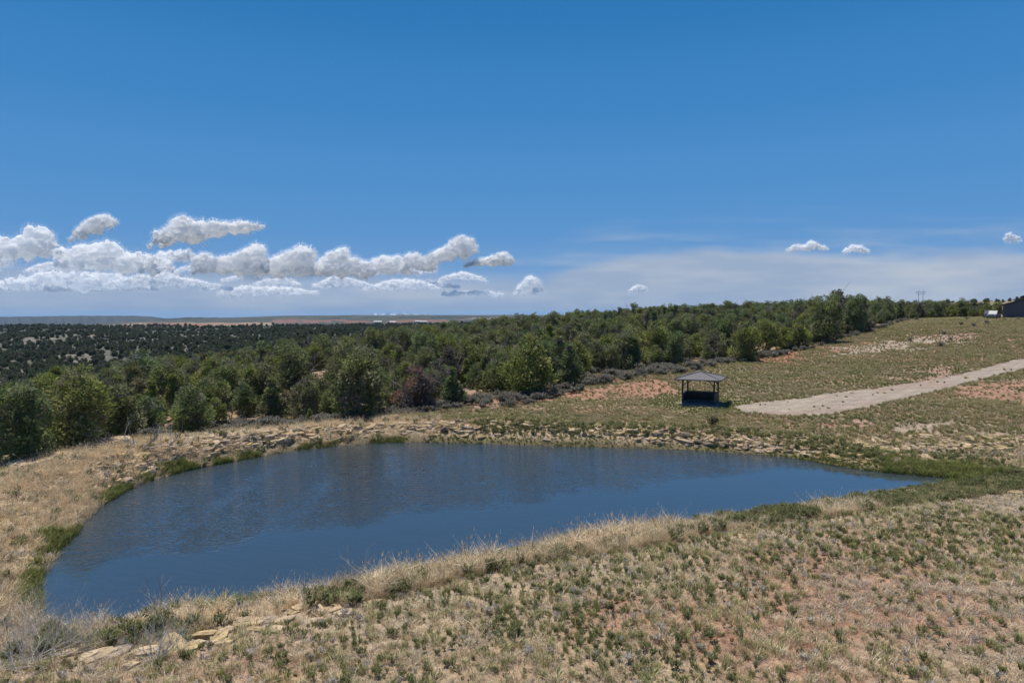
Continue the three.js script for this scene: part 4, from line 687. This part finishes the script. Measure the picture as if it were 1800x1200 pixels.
// ------------------------------------------------------------------ gazebo
{
  const g = new THREE.Group(), steel = matte([0.022, 0.022, 0.026], { roughness: 0.6 }), panel = matte([0.02, 0.02, 0.024], { roughness: 0.55 }), roofM = matte([0.115, 0.11, 0.115], { roughness: 0.85 }), slabM = matte([0.16, 0.16, 0.165]);
  const W = 2.95, Dp = 2.9, H = 2.3, x = W / 2, z = Dp / 2;
  const box = (a, b, c) => new THREE.BoxGeometry(a, b, c);
  part(g, 'floor_slab', box(W + 0.6, 0.3, Dp + 0.6), slabM).position.set(0, -0.05, 0);
  for (const [sx, sz] of [[-1, 1], [1, 1], [-1, -1], [1, -1]]) {
    part(g, 'post', box(0.14, H, 0.14), steel).position.set(sx * x, 0.1 + H / 2, sz * z);
    const b1 = part(g, 'brace', box(0.07, 0.8, 0.07), steel); b1.position.set(sx * (x - 0.29), H - 0.22, sz * z); b1.rotation.z = sx * Math.PI / 4 * 1.0;
    const b2 = part(g, 'brace', box(0.07, 0.8, 0.07), steel); b2.position.set(sx * x, H - 0.22, sz * (z - 0.29)); b2.rotation.x = -sz * Math.PI / 4;
  }
  for (const sz of [-1, 1]) part(g, 'beam', box(W + 0.3, 0.16, 0.12), steel).position.set(0, H + 0.14, sz * z);
  for (const sx of [-1, 1]) part(g, 'beam', box(0.12, 0.16, Dp - 0.13), steel).position.set(sx * x, H + 0.14, 0);
  // half walls on three sides, of upright boards under a rail
  const boards = (n, len, px, pz, turn) => { for (let k = 0; k < n; k++) { const t = -len / 2 + (k + 0.5) * len / n, m = part(g, 'board', box(len / n - 0.004, 0.86, 0.035), panel); m.rotation.y = turn; m.position.set(px + Math.cos(turn) * t, 0.56, pz - Math.sin(turn) * t); } const rl = part(g, 'rail', box(len, 0.07, 0.13), roofM); rl.rotation.y = turn; rl.position.set(px, 1.04, pz); };
  boards(12, W - 0.16, 0, -z, 0); boards(12, Dp - 0.16, -x, 0, Math.PI / 2); boards(12, Dp - 0.16, x, 0, Math.PI / 2);
  part(g, 'bench', box(W - 0.4, 0.06, 0.42), panel).position.set(0, 0.52, -z + 0.27);
  // hipped roof of four panels with thickness, a finial on top
  const ov = 0.68, e = [[-x - ov, z + ov], [x + ov, z + ov], [x + ov, -z - ov], [-x - ov, -z - ov]], y0 = H + 0.2, y1 = H + 0.84;
  for (let k = 0; k < 4; k++) {
    const [ax, az] = e[k], [bx, bz] = e[(k + 1) % 4], s = new THREE.BufferGeometry(), th = 0.1, P = [[ax, y0, az], [bx, y0, bz], [0, y1, 0], [ax, y0 - th, az], [bx, y0 - th, bz], [0, y1 - th, 0]];
    s.setAttribute('position', new THREE.Float32BufferAttribute(P.flat(), 3)); s.setIndex([0, 1, 2, 3, 5, 4, 0, 3, 4, 0, 4, 1]); const q = s.toNonIndexed(); q.computeVertexNormals(); part(g, 'roof_panel', q, roofM);
    part(g, 'hip_cap', tube([V3(ax, y0 + 0.02, az), V3(0, y1 + 0.03, 0)], [0.05, 0.05], 5), roofM);
  }
  part(g, 'finial', new THREE.ConeGeometry(0.14, 0.3, 8), roofM).position.set(0, y1 + 0.1, 0);
  g.position.copy(gazeboAt); g.position.y += 0.12; g.rotation.y = -24 * Math.PI / 180; g.scale.setScalar(0.95);
  thing(g, 'gazebo', 'small dark square gazebo with a grey hipped roof above the pond', 'gazebo');
}

// ------------------------------------------------------------------ barn and truck at the edge of the wood
{
  const base = at(1806, 156), bearing = Math.atan2(base.x, -base.z), g = new THREE.Group();
  const siding = matte([0.10, 0.098, 0.115], { roughness: 0.6, metalness: 0.15 }), roofM = matte([0.07, 0.065, 0.08], { roughness: 0.6, metalness: 0.1 }), inner = matte([0.10, 0.085, 0.07]);
  const box = (a, b, c) => new THREE.BoxGeometry(a, b, c);
  const gable = (pts, depth, hole) => { const s = new THREE.Shape(pts.map(([a, b]) => new THREE.Vector2(a, b))); if (hole) s.holes.push(new THREE.Path(hole.map(([a, b]) => new THREE.Vector2(a, b)))); return new THREE.ExtrudeGeometry(s, { depth, bevelEnabled: false }); };
  // x runs along the gable front; the main bay from 0 to 10, the lean-to from -3.9 to 0
  part(g, 'gable_wall', gable([[0, -0.6], [10, -0.6], [10, 4.9], [5, 6.5], [0, 4.9]], 0.15, [[0.7, -0.5], [0.7, 2.75], [5.6, 2.75], [5.6, -0.5]]), siding);
  part(g, 'gable_wall', gable([[0, -0.6], [10, -0.6], [10, 4.9], [5, 6.5], [0, 4.9]], 0.15), siding).position.z = -14;
  part(g, 'lean_to_wall', gable([[-3.9, -0.6], [-0.01, -0.6], [-0.01, 4.15], [-3.9, 2.95]], 0.14), siding);
  part(g, 'lean_to_wall', gable([[-3.9, -0.6], [-0.01, -0.6], [-0.01, 4.15], [-3.9, 2.95]], 0.14), siding).position.z = -14;
  part(g, 'side_wall', box(0.14, 3.6, 13.8), siding).position.set(-3.83, 1.15, -6.92); part(g, 'side_wall', box(0.14, 5.5, 13.8), siding).position.set(9.93, 2.1, -6.92); part(g, 'side_wall', box(0.14, 5.4, 13.8), siding).position.set(0.07, 2.1, -6.92);
  const slope = (x0, y0, x1, y1, name) => { const L = Math.hypot(x1 - x0, y1 - y0), m = part(g, name, box(L, 0.12, 15.2), roofM); m.position.set((x0 + x1) / 2, (y0 + y1) / 2, -6.9); m.rotation.z = Math.atan2(y1 - y0, x1 - x0); for (let k = 0; k < 12; k++) { const s = part(m, 'seam', box(L, 0.05, 0.06), roofM); s.position.set(0, 0.085, -7 + k * 1.27); } };
  slope(-4.5, 2.87, 0, 4.27, 'lean_to_roof'); slope(-0.8, 4.78, 5, 6.64, 'roof'); slope(5, 6.64, 10.8, 4.78, 'roof');
  for (let k = 0; k < 26; k++) { const x = -3.7 + k * 0.5; if (x > 0.5 && x < 5.8) continue; const top = x < 0 ? 3.0 + (x + 3.9) * 0.3 : x < 5 ? 4.8 + x * 0.31 : 6.4 - (x - 5) * 0.31; part(g, 'siding_rib', box(0.05, top + 0.5, 0.04), siding).position.set(x, top / 2 - 0.25, 0.17); }
  part(g, 'door_frame', box(5.3, 0.16, 0.1), roofM).position.set(3.15, 2.86, 0.2);
  part(g, 'floor_slab', box(9.7, 0.3, 13.6), inner).position.set(5, -0.15, -6.9);
  const corner = at(1763, 156); g.position.set(corner.x, corner.y + 0.1, corner.z); g.rotation.y = -bearing; g.translateX(3.9);
  thing(g, 'barn', 'dark grey-blue metal barn with a lean-to and a black doorway', 'barn');

  const truck = (u, D, turn, paint, label) => {
    const t = new THREE.Group(), glass = matte([0.02, 0.025, 0.03], { roughness: 0.1 }), rubber = matte([0.02, 0.02, 0.02]), p = matte(paint, { roughness: 0.3 });
    const side = (pts, w) => { const s = new THREE.ExtrudeGeometry(new THREE.Shape(pts.map(([a, b]) => new THREE.Vector2(a, b))), { depth: w, bevelEnabled: true, bevelSize: 0.04, bevelThickness: 0.04, bevelSegments: 1 }); s.translate(0, 0, -w / 2); return s; };
    part(t, 'body', side([[-2.7, 0.5], [2.65, 0.5], [2.7, 0.95], [1.3, 1.12], [-2.7, 1.1]], 1.75), p);
    part(t, 'cab', side([[-0.75, 1.12], [1.25, 1.12], [0.65, 1.78], [-0.6, 1.8]], 1.55), p);
    part(t, 'side_window', side([[-0.6, 1.2], [1.0, 1.2], [0.58, 1.7], [-0.5, 1.7]], 1.65), glass);
    for (const [x, z] of [[-1.75, 0.85], [1.7, 0.85], [-1.75, -0.85], [1.7, -0.85]]) { const w = part(t, 'wheel', new THREE.CylinderGeometry(0.4, 0.4, 0.26, 18).rotateX(Math.PI / 2), rubber); w.position.set(x, 0.4, z); part(w, 'rim', new THREE.CylinderGeometry(0.22, 0.22, 0.28, 12).rotateX(Math.PI / 2), matte([0.4, 0.4, 0.42], { metalness: 0.6, roughness: 0.4 })); }
    for (const z of [-0.65, 0.65]) part(t, 'headlight', new THREE.SphereGeometry(0.12, 10, 8), matte([0.6, 0.6, 0.6], { roughness: 0.2 })).position.set(2.68, 0.82, z);
    part(t, 'bumper', box(0.16, 0.2, 1.8), matte([0.3, 0.3, 0.3], { metalness: 0.7, roughness: 0.4 })).position.set(2.76, 0.52, 0);
    t.position.copy(at(u, D)); t.rotation.y = turn; thing(t, 'pickup_truck', label, 'truck');
  };
  truck(1747, 153, -2.35, [0.2, 0.205, 0.215], 'silver pickup truck parked in front of the barn lean-to'); truck(1738, 160, -2.2, [0.05, 0.05, 0.07], 'dark pickup truck parked behind the silver one by the wood');
}
// small far things: house roofs on the plain, a power line frame
{
  const white = matte([0.36, 0.36, 0.35]), dark = matte([0.12, 0.1, 0.09]);
  for (const [u, D, w, label] of [[744, 1250, 13, 'long white farm building on the far plain before the red field'], [734, 1280, 9, 'small white house next to the long farm building'], [664, 1000, 11, 'pale flat-roofed house among the far trees'], [690, 1010, 8, 'little pale shed beside the flat-roofed house among far trees']]) {
    const g = new THREE.Group(), h = 3.4, d = 8; part(g, 'wall', new THREE.BoxGeometry(w, h, d), white).position.y = h / 2 - 0.4;
    const s = new THREE.ExtrudeGeometry(new THREE.Shape([new THREE.Vector2(-d / 2 - 0.5, 0), new THREE.Vector2(d / 2 + 0.5, 0), new THREE.Vector2(0, 1.9)]), { depth: w + 1, bevelEnabled: false }); s.translate(0, 0, -(w + 1) / 2); s.rotateY(Math.PI / 2); part(g, 'roof', s, white).position.y = h - 0.39;
    part(g, 'door', new THREE.BoxGeometry(1.1, 2.1, 0.1), dark).position.set(w * 0.2, 0.9, d / 2 + 0.04); for (const q of [-0.3, -0.05, 0.38]) part(g, 'window', new THREE.BoxGeometry(1.3, 1.1, 0.1), dark).position.set(w * q, 1.6, d / 2 + 0.04);
    g.position.copy(at(u, D)); g.position.y += 1.5; g.rotation.y = 0.15; thing(g, 'farmhouse', label, 'house');
  }
  const g = new THREE.Group(); for (const x of [-2.2, 2.2]) part(g, 'pole', new THREE.CylinderGeometry(0.16, 0.22, 17, 8), dark).position.set(x, 8, 0); part(g, 'crossarm', new THREE.BoxGeometry(10, 0.3, 0.3), dark).position.y = 14.6; part(g, 'crossarm', new THREE.BoxGeometry(9, 0.22, 0.22), dark).position.y = 12.8;
  for (const x of [-4.4, 0, 4.4]) part(g, 'insulator', new THREE.CylinderGeometry(0.1, 0.14, 1.2, 8), dark).position.set(x, 13.8, 0);
  g.position.copy(at(1618, 560)); g.scale.setScalar(0.8); thing(g, 'power_pole_frame', 'twin-pole power line frame showing above the distant trees', 'power pole');
}

// ------------------------------------------------------------------ grass
{
  const r = rng(8080), bins = {}, put = (k, x, z, s, tint, y) => { (bins[k] ??= []).push([x, y ?? heightAt(x, z), z, r() * 6.28, s, tint, 0.8 + 0.5 * r()]); };
  const STRAW = [[0.48, 0.375, 0.235], [0.42, 0.33, 0.205], [0.53, 0.44, 0.30], [0.36, 0.28, 0.19]], GREEN = [[0.21, 0.22, 0.075], [0.17, 0.19, 0.062], [0.28, 0.27, 0.105], [0.34, 0.305, 0.15]], DEEP = [[0.14, 0.155, 0.058], [0.17, 0.185, 0.07], [0.11, 0.125, 0.05], [0.21, 0.20, 0.10]], LUSH = [[0.19, 0.225, 0.05], [0.24, 0.25, 0.07], [0.14, 0.17, 0.045], [0.28, 0.25, 0.11]], GREY = [[0.36, 0.33, 0.285], [0.30, 0.265, 0.225], [0.42, 0.39, 0.34]];
  const geo = {
    straw: [1, 2, 3].map((s) => tuft(s, { n: 46, h: 0.26, spread: 0.16, width: 0.008, lean: 0.7, tones: STRAW })),
    mixed: [4, 5].map((s) => tuft(s, { n: 46, h: 0.32, spread: 0.13, width: 0.009, lean: 0.5, tones: [...STRAW.slice(0, 2), ...GREEN] })),
    green: [6, 7, 8].map((s) => tuft(s, { n: 52, h: 0.36, spread: 0.11, width: 0.011, lean: 0.38, tones: GREEN })),
    weed: [9, 10, 11].map((s) => clump(s, { n: 130, h: 0.36, w: 0.34, leaf: 0.065, tones: DEEP, up: 0.9 })),
    tall: [12, 13, 14].map((s) => tuft(s, { n: 44, h: 0.8, spread: 0.14, width: 0.008, lean: 0.45, bend: 0.7, tones: [...STRAW, [0.55, 0.48, 0.36]], head: 0.5 })),
    reed: [15, 16].map((s) => tuft(s, { n: 44, h: 0.5, spread: 0.16, width: 0.011, lean: 0.28, tones: LUSH })),
    litter: [17, 18].map((s) => tuft(s, { n: 46, h: 0.13, spread: 0.3, width: 0.008, lean: 1.8, tones: [...STRAW, ...GREY] })),
    dry: [19, 20].map((s) => clump(s, { n: 90, h: 0.26, w: 0.3, leaf: 0.06, tones: GREY, up: 0.8 })),
  };
  const step = 0.158;
  for (let z = -10; z > -172; z -= step * (z < -60 ? 1.7 : z < -45 ? 1.4 : 1)) {
    const s0 = step * (z < -60 ? 1.7 : z < -45 ? 1.4 : 1), half = -z * 0.9 + 4;
    for (let x = -half; x < half; x += s0) {
      const px = x + (r() - 0.5) * s0 * 1.2, pz = z + (r() - 0.5) * s0 * 1.2, q = r(), q2 = r(), q3 = r(), sd = shoreAt(px, pz), D0 = -pz;
      if (sd < -0.25 || D0 < 26 && flats.some(([fx, fz, fr]) => Math.hypot(fx - px, fz - pz) < fr)) continue;
      const [u, edge] = sceneOf(px, pz), D = -pz; if (u < -260 || u > 2060 || D > edge + 6) continue; if (D > 60 && u < 250) continue;
      if (onTrack(px, pz)) { if (q > 0.01) continue; }
      const gx = px - gazeboAt.x, gz = pz - gazeboAt.z, gd = Math.hypot(gx, gz); if (gd < 2.3) continue;
      const n1 = fbm(px / 2.3, pz / 2.3, 3), n2 = fbm(px / 6 + 30, pz / 6, 3), n3 = fbm(px / 14, pz / 14 + 70, 3), patch = D > 45 ? patchAt(px, pz) : null, t = 0.8 + 0.4 * q3, tint = [t, t * (0.97 + 0.06 * n1), t], blond = [t * 1.52, t * 1.54, t * 1.56], pale = [t * 1.34, t * 1.38, t * 1.42];
      const left = px < -6 && D > 19 || px < -13, nearSide = !left && pz > -30 - 0.32 * Math.max(0, px);
      if (sd < 8 && left) {                                        // the dam: blond grass, green at the water's edge
        if (sd < 0.3 + 0.6 * smooth(0.5, 0.7, n2) && n1 > 0.48) { if (q < 0.85) put('reed', px, pz, 0.5 + 0.6 * q2, [t, t, t]); }
        else if (sd > 5.5 && q < 0.35 && n2 > 0.5) put('green', px, pz, 0.7 + 0.6 * q2, tint);
        else if (q < 0.05) put(q2 < 0.5 ? 'weed' : 'dry', px, pz, 0.7 + 0.5 * q3, tint); else if (sd > 0.5 && sd < 3.6 && u > 190 && q3 < 0.66) continue; else if (q < 0.1 + 0.3 * smooth(0.4, 0.65, n2)) put('tall', px, pz, 0.45 + 0.4 * q2, blond); else if (q < 0.36 + 0.45 * smooth(0.35, 0.6, n1)) put('straw', px, pz, 0.7 + 0.7 * q2, q3 < 0.4 ? tint : blond);
      } else if (sd < 4 && !nearSide) {                              // far bank: low green among the stones
        const reedy = u > 1500 ? 0.9 : 0.35;
        if (sd < 0.8 + (u > 1560 ? 1.6 : 0.3)) { if (q < 0.75) put(n1 > 0.62 - reedy * 0.3 ? 'reed' : 'mixed', px, pz, (u > 1560 ? 0.8 : 0.45) * (0.7 + 0.6 * q2), tint); }
        else if (q < 0.55) put(u < 830 ? (q2 < 0.7 ? 'straw' : 'mixed') : q2 < 0.4 ? 'weed' : q2 < 0.7 ? 'green' : 'mixed', px, pz, 0.6 + 0.5 * q3, tint);
      } else if (sd < 3.4 && nearSide) {                             // near bank: tall straw, a green fringe
        if (sd < 1.1 && u < 1000) { if (q < 0.8) put(n1 > 0.5 ? 'reed' : 'tall', px, pz, 0.42 + 0.35 * q2, tint); }
        else if (u > 640 && u < 1560 && n2 < 0.45 && q < 0.5) put(q2 < 0.3 ? 'weed' : q2 < 0.55 ? 'dry' : q2 < 0.75 ? 'mixed' : 'straw', px, pz, 0.6 + 0.5 * q3, tint);
        else if (u > 640 && u < 1560 && q < 0.5) put('tall', px, pz, (0.4 + 0.5 * q2 + (q3 > 0.9 && n1 > 0.5 ? 0.45 : 0)) * (u > 1200 ? 0.75 : 1), blond);
        else if (u >= 1560) { if (q < 0.7) put(q2 < 0.5 ? 'weed' : 'mixed', px, pz, 0.6 + 0.4 * q2, tint); }
        else if (q < 0.85) put(q2 < 0.62 ? 'straw' : q2 < 0.8 ? 'mixed' : 'weed', px, pz, 0.8 + 0.5 * q3, tint);
      } else if (nearSide || D < 46) {                               // the foreground field
        const bare = 0.85 * smooth(0.43, 0.33, n2) * (1 - 0.5 * n1), green = clamp(0.42 + 1.6 * (n1 - 0.5) + 0.5 * (0.5 - n3));
        if (q2 < bare) { if (q < 0.4) put('litter', px, pz, 0.6 + 0.5 * q3, tint); continue; }
        if (q < 0.10 * green + 0.015) put('weed', px, pz, 0.3 + 0.45 * q3 * q3, tint); else if (q < 0.46 * green + 0.06) put(q2 < 0.2 ? 'weed' : 'green', px, pz, 0.3 + 0.48 * q3 * q3, tint);
        else if (q < 0.46) put(q2 < 0.45 ? 'mixed' : 'straw', px, pz, 0.4 + 0.5 * q3, pale); else if (q < 0.48) put('dry', px, pz, 0.4 + 0.45 * q3, tint); else if (q < 0.58) put('litter', px, pz, 0.7 + 0.5 * q3, tint);
      } else {                                                       // the meadow
        if (gd < 5.2 && n1 + 0.1 > (gd - 3.4) / 3) { put('green', px, pz, 0.35 + 0.25 * q2, tint); continue; }
        const dens = patch ? 0.14 : 0.62, green = clamp(0.5 + 1.7 * (n1 - 0.5) + 1.2 * (n3 - 0.45) - (u < 1150 ? 0.3 : 0));
        if (q > dens) continue;
        const f = 0.7 + 0.5 * q3; if (q2 < 0.08 * green) put('weed', px, pz, 0.55 * f, tint); else if (q2 < 0.75 * green) put('green', px, pz, 0.75 * f, tint); else if (q2 < 0.75) put('mixed', px, pz, 0.8 * f, tint); else put('straw', px, pz, 0.95 * f, tint);
      }
    }
  }
  const NAMES = { straw: 'straw_grass', mixed: 'meadow_grass', green: 'bunch_grass', weed: 'green_weeds', tall: 'tall_dry_grass', reed: 'lush_grass', litter: 'grass_litter', dry: 'grey_weeds' }, LABELS = { straw: 'short blond straw grass on banks and field', mixed: 'half-green meadow grass', green: 'green bunch grass dotting the field', weed: 'dark green leafy weeds dotting the field', tall: 'tall pale dry grass along the pond banks', reed: 'lush bright green grass at the waterline', litter: 'flattened dry grass litter on the red soil', dry: 'grey dried weeds in the field' };
  let total = 0;
  for (const k of Object.keys(bins)) { const g = new THREE.Group(); geo[k].forEach((ge, i) => { const l = bins[k].filter((_, j) => j % geo[k].length === i); total += l.length; if (l.length) scatter(g, 'grass', ge, grassMat, l); }); setting(g, NAMES[k], LABELS[k], 'stuff'); }
  console.log('grass', total);
}
renderer.render(scene, camera);
